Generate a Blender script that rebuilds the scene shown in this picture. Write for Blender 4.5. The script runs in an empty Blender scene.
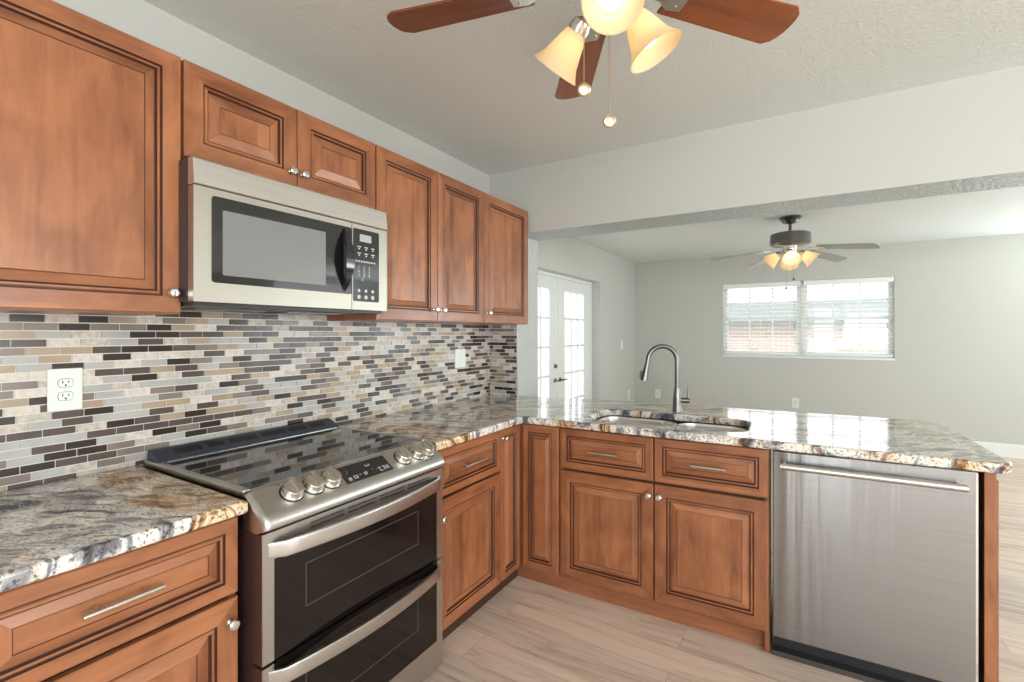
import bpy, bmesh, math, random
from mathutils import Vector, Matrix

sc = bpy.context.scene
R = math.radians

# ------------------------------------------------------------------ camera
cam_data = bpy.data.cameras.new('camera')
cam = bpy.data.objects.new('camera', cam_data)
sc.collection.objects.link(cam)
cam.location = (0, 0, 1.37)
cam.rotation_euler = (R(90), 0, R(31.276))
cam_data.sensor_width = 36
cam_data.lens = 474.4 / 1024 * 36
cam_data.shift_y = -8.35 / 1024
cam_data.clip_start = 0.02
sc.camera = cam

# ------------------------------------------------------------------ world, exposure
sc.view_settings.view_transform = 'Standard'
sc.view_settings.look = 'None'
sc.view_settings.exposure = -0.04
sc.view_settings.gamma = 1.0
sc.view_settings.use_curve_mapping = False
world = bpy.data.worlds.new('world')
sc.world = world
world.use_nodes = True
bg = world.node_tree.nodes['Background']
bg.inputs[0].default_value = (0.93, 0.97, 1.0, 1)
bg.inputs[1].default_value = 3.0
sc.cycles.use_denoising = True
sc.cycles.max_bounces = 10
sc.cycles.diffuse_bounces = 5
sc.cycles.glossy_bounces = 5
sc.cycles.transmission_bounces = 8
sc.cycles.transparent_max_bounces = 16
sc.cycles.sample_clamp_indirect = 4
sc.cycles.caustics_reflective = False
sc.cycles.caustics_refractive = False


def area_light(name, loc, rot, sx, sy, power, col):
    d = bpy.data.lights.new(name, 'AREA')
    d.shape = 'RECTANGLE'
    d.size, d.size_y, d.energy, d.color = sx, sy, power, col
    o = bpy.data.objects.new(name, d)
    sc.collection.objects.link(o)
    o.location, o.rotation_euler = loc, rot
    return o


# daylight through the back door and far window, plus added fill lamps, tilted upward
area_light('daylight_back_door', (0.62, -2.65, 1.15), (R(96), 0, 0), 0.55, 2.1, 14, (0.85, 0.95, 1.0))
area_light('ceiling_fill_back', (2.6, -2.62, 1.5), (R(132), 0, R(14)), 3.0, 1.2, 132, (0.97, 0.99, 1.0))  # added fill aimed up to brighten the ceiling; no window known here
area_light('fill_kitchen_side', (4.55, 0.2, 1.25), (R(114), 0, R(90)), 3.2, 1.9, 105, (0.98, 0.99, 1.0))  # added main fill from the unseen right side; its window is invented
area_light('daylight_far_window', (3.3, 7.25, 1.5), (R(128), 0, R(180)), 1.8, 1.3, 66, (0.88, 0.98, 1.0))
area_light('fill_living_side', (4.55, 5.7, 1.45), (R(142), 0, R(90)), 1.7, 1.5, 70, (0.92, 0.99, 1.0))  # added fill that brightens the far wall; no source known on this side


# ------------------------------------------------------------------ material helpers
def mat(name):
    m = bpy.data.materials.new(name)
    m.use_nodes = True
    nt = m.node_tree
    b = nt.nodes['Principled BSDF']
    return m, nt, b


def N(nt, t, **kw):
    n = nt.nodes.new(t)
    for k, v in kw.items():
        if k.startswith('i_'):
            key = k[2:]
            key = int(key) if key.isdigit() else key.replace('_', ' ')
            n.inputs[key].default_value = v
        else:
            setattr(n, k, v)
    return n


def L(nt, a, b):
    nt.links.new(a, b)


def ramp(nt, stops, interp='LINEAR'):
    r = nt.nodes.new('ShaderNodeValToRGB')
    r.color_ramp.interpolation = interp
    el = r.color_ramp.elements
    while len(el) < len(stops):
        el.new(0.5)
    for e, (p, c) in zip(el, stops):
        e.position = p
        e.color = (*c, 1) if len(c) == 3 else c
    return r


def simple(name, col, rough=0.5, metal=0.0, coat=0.0, spec=0.5):
    m, nt, b = mat(name)
    b.inputs['Base Color'].default_value = (*col, 1)
    b.inputs['Roughness'].default_value = rough
    b.inputs['Metallic'].default_value = metal
    b.inputs['Coat Weight'].default_value = coat
    b.inputs['Specular IOR Level'].default_value = spec
    return m


def paint(name, col, bump=0.15, scale=90, rough=0.6, dist=0.002):
    m, nt, b = mat(name)
    b.inputs['Base Color'].default_value = (*col, 1)
    b.inputs['Roughness'].default_value = rough
    g = N(nt, 'ShaderNodeNewGeometry')
    n = N(nt, 'ShaderNodeTexNoise', i_Scale=scale, i_Detail=3.0, i_Roughness=0.55)
    L(nt, g.outputs['Position'], n.inputs['Vector'])
    bp = N(nt, 'ShaderNodeBump', i_Strength=bump, i_Distance=dist)
    L(nt, n.outputs['Fac'], bp.inputs['Height'])
    L(nt, bp.outputs['Normal'], b.inputs['Normal'])
    return m


def wood(name, axis, light, dark, rough=0.3, stretch=10.0, blotch=0.5):
    """stained maple: soft blotches, grain that runs along one axis, faint strips"""
    m, nt, b = mat(name)
    tc = N(nt, 'ShaderNodeTexCoord')
    oi = N(nt, 'ShaderNodeObjectInfo')
    add = N(nt, 'ShaderNodeVectorMath', operation='ADD')
    sm = N(nt, 'ShaderNodeVectorMath', operation='SCALE', i_Scale=7.3)
    cmb = N(nt, 'ShaderNodeCombineXYZ')
    for k in range(3):
        L(nt, oi.outputs['Random'], cmb.inputs[k])
    L(nt, cmb.outputs[0], sm.inputs[0])
    L(nt, tc.outputs['Object'], add.inputs[0])
    L(nt, sm.outputs[0], add.inputs[1])
    mp = N(nt, 'ShaderNodeMapping')
    s = [stretch, stretch, stretch]
    s['xyz'.index(axis)] = 1.0
    mp.inputs['Scale'].default_value = s
    L(nt, add.outputs[0], mp.inputs['Vector'])
    n1 = N(nt, 'ShaderNodeTexNoise', i_Scale=2.6, i_Detail=8.0, i_Roughness=0.72, i_Distortion=0.6)
    L(nt, mp.outputs[0], n1.inputs['Vector'])
    mp2 = N(nt, 'ShaderNodeMapping')
    s2 = [2.0, 2.0, 2.0]
    s2['xyz'.index(axis)] = 1.0
    mp2.inputs['Scale'].default_value = s2
    L(nt, add.outputs[0], mp2.inputs['Vector'])
    n2 = N(nt, 'ShaderNodeTexNoise', i_Scale=4.5, i_Detail=3.0, i_Roughness=0.5, i_Distortion=0.9)
    L(nt, mp2.outputs[0], n2.inputs['Vector'])
    # glued-up strips
    mp3 = N(nt, 'ShaderNodeMapping')
    s3 = [11.0, 11.0, 11.0]
    s3['xyz'.index(axis)] = 0.0
    s3[1] = 0.0
    mp3.inputs['Scale'].default_value = s3
    L(nt, add.outputs[0], mp3.inputs['Vector'])
    wn = N(nt, 'ShaderNodeTexVoronoi', i_Scale=1.0, i_Randomness=0.6)
    L(nt, mp3.outputs[0], wn.inputs['Vector'])
    sep = N(nt, 'ShaderNodeSeparateColor')
    L(nt, wn.outputs['Color'], sep.inputs[0])
    a1 = N(nt, 'ShaderNodeMath', operation='MULTIPLY', i_1=1.0 - blotch)
    L(nt, n1.outputs['Fac'], a1.inputs[0])
    a2 = N(nt, 'ShaderNodeMath', operation='MULTIPLY_ADD', i_1=blotch)
    L(nt, n2.outputs['Fac'], a2.inputs[0])
    L(nt, a1.outputs[0], a2.inputs[2])
    a3 = N(nt, 'ShaderNodeMath', operation='MULTIPLY_ADD', i_1=0.17)
    L(nt, sep.outputs[0], a3.inputs[0])
    L(nt, a2.outputs[0], a3.inputs[2])
    mid = tuple((p + q) / 2 for p, q in zip(light, dark))
    r = ramp(nt, [(0.36, dark), (0.56, mid), (0.76, light)])
    L(nt, a3.outputs[0], r.inputs[0])
    L(nt, r.outputs[0], b.inputs['Base Color'])
    b.inputs['Roughness'].default_value = rough
    b.inputs['Coat Weight'].default_value = 0.25
    b.inputs['Coat Roughness'].default_value = 0.2
    bp = N(nt, 'ShaderNodeBump', i_Strength=0.04, i_Distance=0.002)
    L(nt, n1.outputs['Fac'], bp.inputs['Height'])
    L(nt, bp.outputs['Normal'], b.inputs['Normal'])
    return m


def steel(name, col=(0.60, 0.585, 0.56), rough=0.3, axis='x', bump=0.02):
    m, nt, b = mat(name)
    b.inputs['Metallic'].default_value = 1.0
    tc = N(nt, 'ShaderNodeTexCoord')
    mp = N(nt, 'ShaderNodeMapping')
    s = [260.0, 260.0, 260.0]
    s['xyz'.index(axis)] = 2.0
    mp.inputs['Scale'].default_value = s
    L(nt, tc.outputs['Object'], mp.inputs['Vector'])
    n = N(nt, 'ShaderNodeTexNoise', i_Scale=1.0, i_Detail=2.0)
    L(nt, mp.outputs[0], n.inputs['Vector'])
    r = ramp(nt, [(0.3, tuple(c * 0.93 for c in col)), (0.7, tuple(min(1, c * 1.05) for c in col))])
    L(nt, n.outputs['Fac'], r.inputs[0])
    L(nt, r.outputs[0], b.inputs['Base Color'])
    b.inputs['Roughness'].default_value = rough
    bp = N(nt, 'ShaderNodeBump', i_Strength=bump, i_Distance=0.001)
    L(nt, n.outputs['Fac'], bp.inputs['Height'])
    L(nt, bp.outputs['Normal'], b.inputs['Normal'])
    return m


# ------------------------------------------------------------------ materials
M = {}
M['wall'] = paint('greige_wall_paint', (0.55, 0.555, 0.52), 0.10, 70)
M['beam'] = paint('knockdown_textured_paint', (0.50, 0.565, 0.56), 1.0, 60, 0.35, 0.022)
M['stub'] = paint('knockdown_wall_paint', (0.55, 0.575, 0.555), 1.0, 60, 0.45, 0.016)
M['ceiling'] = paint('textured_ceiling_paint', (0.735, 0.775, 0.755), 0.6, 60, 0.7, 0.006)
M['trim'] = simple('white_trim_paint', (0.80, 0.82, 0.80), 0.4)
M['door_white'] = simple('white_door_paint', (0.78, 0.82, 0.80), 0.35)
WL, WD = (0.425, 0.168, 0.072), (0.155, 0.046, 0.019)
M['wood_v'] = wood('maple_upright_grain', 'z', WL, WD)
M['wood_h'] = wood('maple_level_grain', 'x', WL, WD)
M['glaze'] = simple('dark_glaze_in_grooves', (0.060, 0.018, 0.009), 0.4)
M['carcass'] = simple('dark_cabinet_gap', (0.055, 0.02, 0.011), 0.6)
M['toe'] = wood('maple_toe_board', 'x', (0.36, 0.14, 0.065), (0.20, 0.065, 0.028))
M['steel'] = steel('brushed_steel', axis='x')
M['steel_warm'] = steel('warm_brushed_steel', (0.47, 0.44, 0.385), 0.4)
M['steel_lit'] = steel('lit_brushed_steel', (0.70, 0.68, 0.63), 0.42)  # lighter copy for the microwave's top strip, its brighter light painted into the colour
M['steel_dw'] = steel('dishwasher_steel', (0.31, 0.303, 0.297), 0.24, 'x', 0.03)
_nt = M['steel_dw'].node_tree
_tg = N(_nt, 'ShaderNodeTangent', direction_type='RADIAL', axis='Z')
_b = _nt.nodes['Principled BSDF']
L(_nt, _tg.outputs[0], _b.inputs['Tangent'])
_tc = N(_nt, 'ShaderNodeTexCoord')
_mp = N(_nt, 'ShaderNodeMapping')
_mp.inputs['Scale'].default_value = (9.0, 1.0, 0.4)
_no = N(_nt, 'ShaderNodeTexNoise', i_Scale=1.0, i_Detail=3.0)
_bp = N(_nt, 'ShaderNodeBump', i_Strength=0.42, i_Distance=0.012)
L(_nt, _tc.outputs['Object'], _mp.inputs['Vector'])
L(_nt, _mp.outputs[0], _no.inputs['Vector'])
L(_nt, _no.outputs['Fac'], _bp.inputs['Height'])
L(_nt, _bp.outputs['Normal'], _b.inputs['Normal'])
_b.inputs['Anisotropic'].default_value = 0.85
_b.inputs['Anisotropic Rotation'].default_value = 0.25
M['steel_smooth'] = simple('satin_steel', (0.68, 0.67, 0.65), 0.22, 1.0)
M['nickel'] = simple('brushed_nickel', (0.66, 0.63, 0.58), 0.25, 1.0)
M['gun'] = simple('dark_brushed_nickel', (0.17, 0.168, 0.162), 0.28, 1.0)
M['chrome'] = simple('polished_chrome', (0.82, 0.82, 0.82), 0.08, 1.0)
M['black_glass'] = simple('black_glass', (0.012, 0.011, 0.011), 0.06, 0.0, 0.5)
M['cooktop'] = simple('ceramic_cooktop_glass', (0.016, 0.016, 0.018), 0.04, 0.0, 0.0, 0.75)
M['oven_glass'] = simple('oven_window_glass', (0.010, 0.007, 0.006), 0.07, 0.0, 0.0, 0.4)
M['inner_glass'] = simple('oven_inner_pane', (0.12, 0.11, 0.10), 0.2)
M['mw_screen'] = simple('microwave_mesh_screen', (0.20, 0.20, 0.195), 0.3, 0.0, 0.2)
M['black'] = simple('black_plastic', (0.02, 0.02, 0.022), 0.35)
M['blackgloss'] = simple('glossy_black_plastic', (0.012, 0.012, 0.014), 0.1, 0, 0.6)
M['navy'] = simple('dark_steel_vent', (0.06, 0.07, 0.095), 0.4, 0.3)
M['mw_side'] = simple('dark_enamel_side', (0.035, 0.025, 0.03), 0.3)
M['range_side'] = simple('dark_side_painted_reflection', (0.075, 0.038, 0.034), 0.35, 0.3)  # red-brown tint stands in for the cabinet's reflection in dark steel
M['legend'] = simple('white_key_print', (0.55, 0.55, 0.55), 0.5)
M['legend_grey'] = simple('grey_key_print', (0.20, 0.20, 0.21), 0.5)
M['display'] = simple('grey_display', (0.42, 0.44, 0.44), 0.2)
M['plate'] = simple('white_outlet_plastic', (0.80, 0.86, 0.80), 0.35)
M['slot'] = simple('dark_slot', (0.02, 0.02, 0.02), 0.6)
M['grout'] = paint('pale_grout', (0.80, 0.78, 0.74), 0.2, 300)
M['blind'] = simple('white_blind_vinyl', (0.86, 0.89, 0.87), 0.45)
M['chain'] = simple('brass_bead_chain', (0.62, 0.50, 0.36), 0.3, 1.0)
M['fanwood'] = wood('cherry_fan_blade', 'x', (0.30, 0.085, 0.024), (0.11, 0.025, 0.008), 0.35, 10.0, 0.25)
M['fangrey'] = simple('grey_fan_blade', (0.30, 0.31, 0.30), 0.25)
M['sinksteel'] = steel('sink_steel', (0.78, 0.77, 0.75), 0.36)


def tile_mat(name, col, var, rough, stone):
    m, nt, b = mat(name)
    g = N(nt, 'ShaderNodeNewGeometry')
    n = N(nt, 'ShaderNodeTexNoise', i_Scale=70 if stone else 9, i_Detail=4.0)
    L(nt, g.outputs['Position'], n.inputs['Vector'])
    lo = tuple(c * (1 - var) for c in col)
    hi = tuple(min(1, c * (1 + var)) for c in col)
    r = ramp(nt, [(0.32, lo), (0.68, hi)])
    L(nt, n.outputs['Fac'], r.inputs[0])
    L(nt, r.outputs[0], b.inputs['Base Color'])
    b.inputs['Roughness'].default_value = rough
    b.inputs['Specular IOR Level'].default_value = 0.35
    if not stone:
        b.inputs['Coat Weight'].default_value = 0.15
        b.inputs['Coat Roughness'].default_value = 0.15
    return m


TILES = [tile_mat('tile_espresso_glass', (0.034, 0.021, 0.014), 0.2, 0.24, False),
         tile_mat('tile_umber_glass', (0.10, 0.074, 0.060), 0.15, 0.24, False),
         tile_mat('tile_taupe_glass', (0.24, 0.195, 0.165), 0.12, 0.24, False),
         tile_mat('tile_tan_glass', (0.42, 0.325, 0.225), 0.12, 0.24, False),
         tile_mat('tile_silver_glass', (0.46, 0.45, 0.42), 0.10, 0.24, False),
         tile_mat('tile_travertine', (0.56, 0.50, 0.43), 0.22, 0.45, True),
         tile_mat('tile_cream_stone', (0.66, 0.60, 0.53), 0.14, 0.45, True)]


def granite_mat():
    m, nt, b = mat('swirled_granite')
    g = N(nt, 'ShaderNodeNewGeometry')
    mp = N(nt, 'ShaderNodeMapping')
    mp.inputs['Rotation'].default_value = (0, 0, R(-32))
    mp.inputs['Scale'].default_value = (1, 1, 0.6)
    L(nt, g.outputs['Position'], mp.inputs['Vector'])
    # slow warp
    w = N(nt, 'ShaderNodeTexNoise', i_Scale=2.3, i_Detail=3.0, i_Roughness=0.55)
    L(nt, mp.outputs[0], w.inputs['Vector'])
    ws = N(nt, 'ShaderNodeVectorMath', operation='SCALE', i_Scale=0.32)
    L(nt, w.outputs['Color'], ws.inputs[0])
    wa = N(nt, 'ShaderNodeVectorMath', operation='ADD')
    L(nt, mp.outputs[0], wa.inputs[0])
    L(nt, ws.outputs[0], wa.inputs[1])
    st = N(nt, 'ShaderNodeMapping')
    st.inputs['Scale'].default_value = (1.6, 9.0, 5.0)
    L(nt, wa.outputs[0], st.inputs['Vector'])
    n1 = N(nt, 'ShaderNodeTexNoise', i_Scale=1.7, i_Detail=7.0, i_Roughness=0.62, i_Distortion=0.9)
    L(nt, st.outputs[0], n1.inputs['Vector'])
    # two colour families: warm gold-brown and cool grey-blue
    warm = ramp(nt, [(0.30, (0.03, 0.016, 0.01)), (0.40, (0.17, 0.075, 0.025)), (0.455, (0.45, 0.22, 0.08)),
                     (0.50, (0.72, 0.52, 0.30)), (0.55, (0.78, 0.68, 0.52)), (0.61, (0.36, 0.18, 0.065)), (0.70, (0.06, 0.03, 0.015))])
    cool = ramp(nt, [(0.30, (0.03, 0.028, 0.032)), (0.39, (0.13, 0.13, 0.155)), (0.44, (0.34, 0.335, 0.35)),
                     (0.485, (0.76, 0.72, 0.66)), (0.56, (0.86, 0.82, 0.74)), (0.61, (0.28, 0.28, 0.32)), (0.70, (0.05, 0.05, 0.06))])
    L(nt, n1.outputs['Fac'], warm.inputs[0])
    L(nt, n1.outputs['Fac'], cool.inputs[0])
    fam = N(nt, 'ShaderNodeTexNoise', i_Scale=2.1, i_Detail=4.0, i_Roughness=0.6, i_Distortion=1.2)
    off = N(nt, 'ShaderNodeMapping')
    off.inputs['Location'].default_value = (3.15, 1.25, 0.4)
    off.inputs['Scale'].default_value = (0.8, 1.7, 1.0)
    L(nt, wa.outputs[0], off.inputs['Vector'])
    L(nt, off.outputs[0], fam.inputs['Vector'])
    fr = ramp(nt, [(0.46, (0, 0, 0)), (0.54, (1, 1, 1))])
    sx = N(nt, 'ShaderNodeSeparateXYZ')
    L(nt, g.outputs['Position'], sx.inputs[0])
    mr = N(nt, 'ShaderNodeMapRange', i_From_Min=0.0, i_From_Max=3.4)
    L(nt, sx.outputs[1], mr.inputs[0])
    lay = ramp(nt, [(0.0, (1, 1, 1)), (0.150, (0.95, 0.95, 0.95)), (0.185, (0.1, 0.1, 0.1)), (0.33, (0, 0, 0)), (0.46, (0.25, 0.25, 0.25)), (0.58, (0.7, 0.7, 0.7)), (1.0, (0.6, 0.6, 0.6))])
    L(nt, mr.outputs[0], lay.inputs[0])
    la = N(nt, 'ShaderNodeMath', operation='MULTIPLY_ADD', i_1=0.34, i_2=-0.17)
    L(nt, lay.outputs[0], la.inputs[0])
    lb = N(nt, 'ShaderNodeMath', operation='ADD')
    L(nt, la.outputs[0], lb.inputs[0])
    L(nt, fam.outputs['Fac'], lb.inputs[1])
    L(nt, lb.outputs[0], fr.inputs[0])
    mx = N(nt, 'ShaderNodeMix', data_type='RGBA')
    L(nt, fr.outputs[0], mx.inputs[0])
    L(nt, warm.outputs[0], mx.inputs[6])
    L(nt, cool.outputs[0], mx.inputs[7])
    # crystals: fine dark and pale specks
    n3 = N(nt, 'ShaderNodeTexNoise', i_Scale=120.0, i_Detail=3.0, i_Roughness=0.6)
    L(nt, g.outputs['Position'], n3.inputs['Vector'])
    sr = ramp(nt, [(0.39, (0.16, 0.13, 0.11)), (0.46, (1, 1, 1)), (0.60, (1, 1, 1)), (0.68, (1.25, 1.22, 1.15))])
    L(nt, n3.outputs['Fac'], sr.inputs[0])
    mu = N(nt, 'ShaderNodeMix', data_type='RGBA', blend_type='MULTIPLY')
    mu.inputs[0].default_value = 0.85
    L(nt, mx.outputs[2], mu.inputs[6])
    L(nt, sr.outputs[0], mu.inputs[7])
    L(nt, mu.outputs[2], b.inputs['Base Color'])
    b.inputs['Roughness'].default_value = 0.10
    b.inputs['Coat Weight'].default_value = 0.4
    b.inputs['Coat Roughness'].default_value = 0.03
    return m


M['granite'] = granite_mat()


def floor_mat():
    m, nt, b = mat('oak_plank_vinyl')
    g = N(nt, 'ShaderNodeNewGeometry')
    br = N(nt, 'ShaderNodeTexBrick', offset=0.37, offset_frequency=2)
    br.inputs['Color1'].default_value = (0, 0, 0, 1)
    br.inputs['Color2'].default_value = (1, 1, 1, 1)
    br.inputs['Mortar'].default_value = (0.5, 0.5, 0.5, 1)
    br.inputs['Scale'].default_value = 1.0
    br.inputs['Mortar Size'].default_value = 0.0012
    br.inputs['Mortar Smooth'].default_value = 0.2
    br.inputs['Brick Width'].default_value = 1.22
    br.inputs['Row Height'].default_value = 0.178
    L(nt, g.outputs['Position'], br.inputs['Vector'])
    # grain along x, shifted for each plank
    sc_ = N(nt, 'ShaderNodeVectorMath', operation='SCALE', i_Scale=3.7)
    L(nt, br.outputs['Color'], sc_.inputs[0])
    ad = N(nt, 'ShaderNodeVectorMath', operation='ADD')
    L(nt, g.outputs['Position'], ad.inputs[0])
    L(nt, sc_.outputs[0], ad.inputs[1])
    mp = N(nt, 'ShaderNodeMapping')
    mp.inputs['Scale'].default_value = (1.2, 13.0, 1.0)
    L(nt, ad.outputs[0], mp.inputs['Vector'])
    n1 = N(nt, 'ShaderNodeTexNoise', i_Scale=1.5, i_Detail=8.0, i_Roughness=0.62, i_Distortion=0.9)
    L(nt, mp.outputs[0], n1.inputs['Vector'])
    r = ramp(nt, [(0.27, (0.26, 0.185, 0.14)), (0.37, (0.55, 0.425, 0.34)), (0.50, (0.71, 0.575, 0.475)), (0.72, (0.77, 0.65, 0.55))])
    L(nt, n1.outputs['Fac'], r.inputs[0])
    tint = ramp(nt, [(0.0, (0.86, 0.86, 0.87)), (1.0, (1.08, 1.06, 1.03))])
    L(nt, br.outputs['Color'], tint.inputs[0])
    mu = N(nt, 'ShaderNodeMix', data_type='RGBA', blend_type='MULTIPLY')
    mu.inputs[0].default_value = 1.0
    L(nt, r.outputs[0], mu.inputs[6])
    L(nt, tint.outputs[0], mu.inputs[7])
    mo = N(nt, 'ShaderNodeMix', data_type='RGBA')
    L(nt, br.outputs['Fac'], mo.inputs[0])
    L(nt, mu.outputs[2], mo.inputs[6])
    mo.inputs[7].default_value = (0.36, 0.285, 0.23, 1)
    L(nt, mo.outputs[2], b.inputs['Base Color'])
    b.inputs['Roughness'].default_value = 0.5
    bp = N(nt, 'ShaderNodeBump', i_Strength=0.08, i_Distance=0.002)
    L(nt, n1.outputs['Fac'], bp.inputs['Height'])
    L(nt, bp.outputs['Normal'], b.inputs['Normal'])
    return m


M['floor'] = floor_mat()


def glass_mat():
    m = bpy.data.materials.new('window_pane_glass')
    m.use_nodes = True
    nt = m.node_tree
    nt.nodes.remove(nt.nodes['Principled BSDF'])
    out = nt.nodes['Material Output']
    t = N(nt, 'ShaderNodeBsdfTransparent')
    gl = N(nt, 'ShaderNodeBsdfGlossy')
    gl.inputs['Roughness'].default_value = 0.02
    mx = N(nt, 'ShaderNodeMixShader')
    mx.inputs[0].default_value = 0.05
    L(nt, t.outputs[0], mx.inputs[1])
    L(nt, gl.outputs[0], mx.inputs[2])
    L(nt, mx.outputs[0], out.inputs['Surface'])
    return m


M['glass'] = glass_mat()


def shade_mat(name, col, trans):
    m = bpy.data.materials.new(name)
    m.use_nodes = True
    nt = m.node_tree
    nt.nodes.remove(nt.nodes['Principled BSDF'])
    out = nt.nodes['Material Output']
    d = N(nt, 'ShaderNodeBsdfDiffuse')
    t = N(nt, 'ShaderNodeBsdfTranslucent')
    d.inputs[0].default_value = t.inputs[0].default_value = (*col, 1)
    mx = N(nt, 'ShaderNodeMixShader')
    mx.inputs[0].default_value = trans
    L(nt, d.outputs[0], mx.inputs[1])
    L(nt, t.outputs[0], mx.inputs[2])
    L(nt, mx.outputs[0], out.inputs['Surface'])
    return m


M['shade'] = shade_mat('amber_frosted_glass', (0.90, 0.76, 0.53), 0.5)
M['shade_white'] = shade_mat('white_frosted_glass', (0.92, 0.80, 0.62), 0.55)


def glow(name, col, s):
    m, nt, b = mat(name)
    b.inputs['Base Color'].default_value = (0.9, 0.85, 0.75, 1)
    b.inputs['Emission Color'].default_value = (*col, 1)
    b.inputs['Emission Strength'].default_value = s
    return m


M['bulb'] = glow('lit_bulb', (1.0, 0.93, 0.80), 4.0)
M['bulb_far'] = glow('lit_bulb_far', (1.0, 0.88, 0.68), 5.0)

# ------------------------------------------------------------------ mesh helpers


def link(name, me, parent=None, loc=None, rot=None):
    o = bpy.data.objects.new(name, me)
    sc.collection.objects.link(o)
    if parent:
        o.parent = parent
    if loc is not None:
        o.location = loc
    if rot is not None:
        o.rotation_euler = rot
    return o


def build(name, bm, mats, parent=None, smooth=False, loc=None, rot=None, angle=35):
    bmesh.ops.recalc_face_normals(bm, faces=bm.faces)
    me = bpy.data.meshes.new(name)
    bm.to_mesh(me)
    bm.free()
    for m in (mats if isinstance(mats, (list, tuple)) else [mats]):
        me.materials.append(m)
    if smooth:
        me.polygons.foreach_set('use_smooth', [True] * len(me.polygons))
        me.set_sharp_from_angle(angle=R(angle))
    o = link(name, me, parent, loc, rot)
    if smooth:
        wn = o.modifiers.new('weighted_normals', 'WEIGHTED_NORMAL')
        wn.keep_sharp = True
        wn.weight = 100
    return o


def empty(name, loc, rz=0.0):
    o = bpy.data.objects.new(name, None)
    o.empty_display_size = 0.1
    sc.collection.objects.link(o)
    o.location = loc
    o.rotation_euler = (0, 0, rz)
    return o


def tag(o, label, cat, group=None, kind=None):
    o['label'] = label
    o['category'] = cat
    if group:
        o['group'] = group
    if kind:
        o['kind'] = kind
    return o


def structure(o, label=None):
    o['kind'] = 'structure'
    if label:
        o['label'] = label
    return o


def box(bm, x0, x1, y0, y1, z0, z1, mi=0, bev=0.0):
    vs = [bm.verts.new(p) for p in ((x0, y0, z0), (x1, y0, z0), (x1, y1, z0), (x0, y1, z0),
                                    (x0, y0, z1), (x1, y0, z1), (x1, y1, z1), (x0, y1, z1))]
    fs = [bm.faces.new([vs[i] for i in q]) for q in ((0, 3, 2, 1), (4, 5, 6, 7), (0, 1, 5, 4), (1, 2, 6, 5), (2, 3, 7, 6), (3, 0, 4, 7))]
    for f in fs:
        f.material_index = mi
    if bev > 0:
        es = list({e for f in fs for e in f.edges})
        r = bmesh.ops.bevel(bm, geom=es, offset=bev, segments=2, profile=0.5, affect='EDGES', clamp_overlap=True)
        for f in r['faces']:
            f.material_index = mi
    return fs


def mbox(name, mats, parent, x0, x1, y0, y1, z0, z1, bev=0.0):
    bm = bmesh.new()
    box(bm, x0, x1, y0, y1, z0, z1, 0, bev)
    return build(name, bm, mats, parent)


def lathe(bm, prof, mtx=None, seg=24, mi=0, cap=True):
    """prof: (radius, height) pairs about local z"""
    mtx = mtx or Matrix.Identity(4)
    rings = []
    for r, h in prof:
        if r < 1e-6:
            rings.append([bm.verts.new(mtx @ Vector((0, 0, h)))])
        else:
            rings.append([bm.verts.new(mtx @ Vector((r * math.cos(2 * math.pi * k / seg), r * math.sin(2 * math.pi * k / seg), h))) for k in range(seg)])
    for a, b in zip(rings, rings[1:]):
        for k in range(seg):
            k2 = (k + 1) % seg
            if len(a) == 1 and len(b) == 1:
                continue
            if len(a) == 1:
                f = bm.faces.new((a[0], b[k], b[k2]))
            elif len(b) == 1:
                f = bm.faces.new((a[k], b[0], a[k2]))
            else:
                f = bm.faces.new((a[k], b[k], b[k2], a[k2]))
            f.material_index = mi
    if cap:
        for rg in (rings[0], rings[-1]):
            if len(rg) > 1:
                f = bm.faces.new(rg)
                f.material_index = mi


def align(p, d):
    """matrix at p whose z runs along d"""
    return Matrix.Translation(Vector(p)) @ Vector(d).to_track_quat('Z', 'Y').to_matrix().to_4x4()


def tube(bm, pts, rad, seg=12, mi=0, squash=None):
    """swept tube along pts; rad a number or one per point"""
    pts = [Vector(p) for p in pts]
    n = len(pts)
    rads = rad if isinstance(rad, (list, tuple)) else [rad] * n
    up = None
    rings = []
    for i, p in enumerate(pts):
        t = (pts[min(i + 1, n - 1)] - pts[max(i - 1, 0)]).normalized()
        if up is None:
            up = Vector((0, 0, 1)) if abs(t.z) < 0.9 else Vector((0, 1, 0))
        up = (up - t * up.dot(t)).normalized()
        s = t.cross(up)
        a, b = (1, 1) if squash is None else squash
        rings.append([bm.verts.new(p + (s * math.cos(2 * math.pi * k / seg) * a + up * math.sin(2 * math.pi * k / seg) * b) * rads[i]) for k in range(seg)])
    for a, b in zip(rings, rings[1:]):
        for k in range(seg):
            f = bm.faces.new((a[k], a[(k + 1) % seg], b[(k + 1) % seg], b[k]))
            f.material_index = mi
    for rg in (rings[0], rings[-1]):
        bm.faces.new(rg).material_index = mi


def prism(bm, poly, y0, y1, plane='xz', mi=0):
    """extrude a polygon; plane 'xz' along y, 'yz' along x, 'xy' along z"""
    def P(a, b, t):
        return (a, t, b) if plane == 'xz' else ((t, a, b) if plane == 'yz' else (a, b, t))
    v0 = [bm.verts.new(P(a, b, y0)) for a, b in poly]
    v1 = [bm.verts.new(P(a, b, y1)) for a, b in poly]
    fs = [bm.faces.new(v0), bm.faces.new(v1)]
    for i in range(len(poly)):
        j = (i + 1) % len(poly)
        fs.append(bm.faces.new((v0[i], v0[j], v1[j], v1[i])))
    for f in fs:
        f.material_index = mi
    return fs


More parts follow.
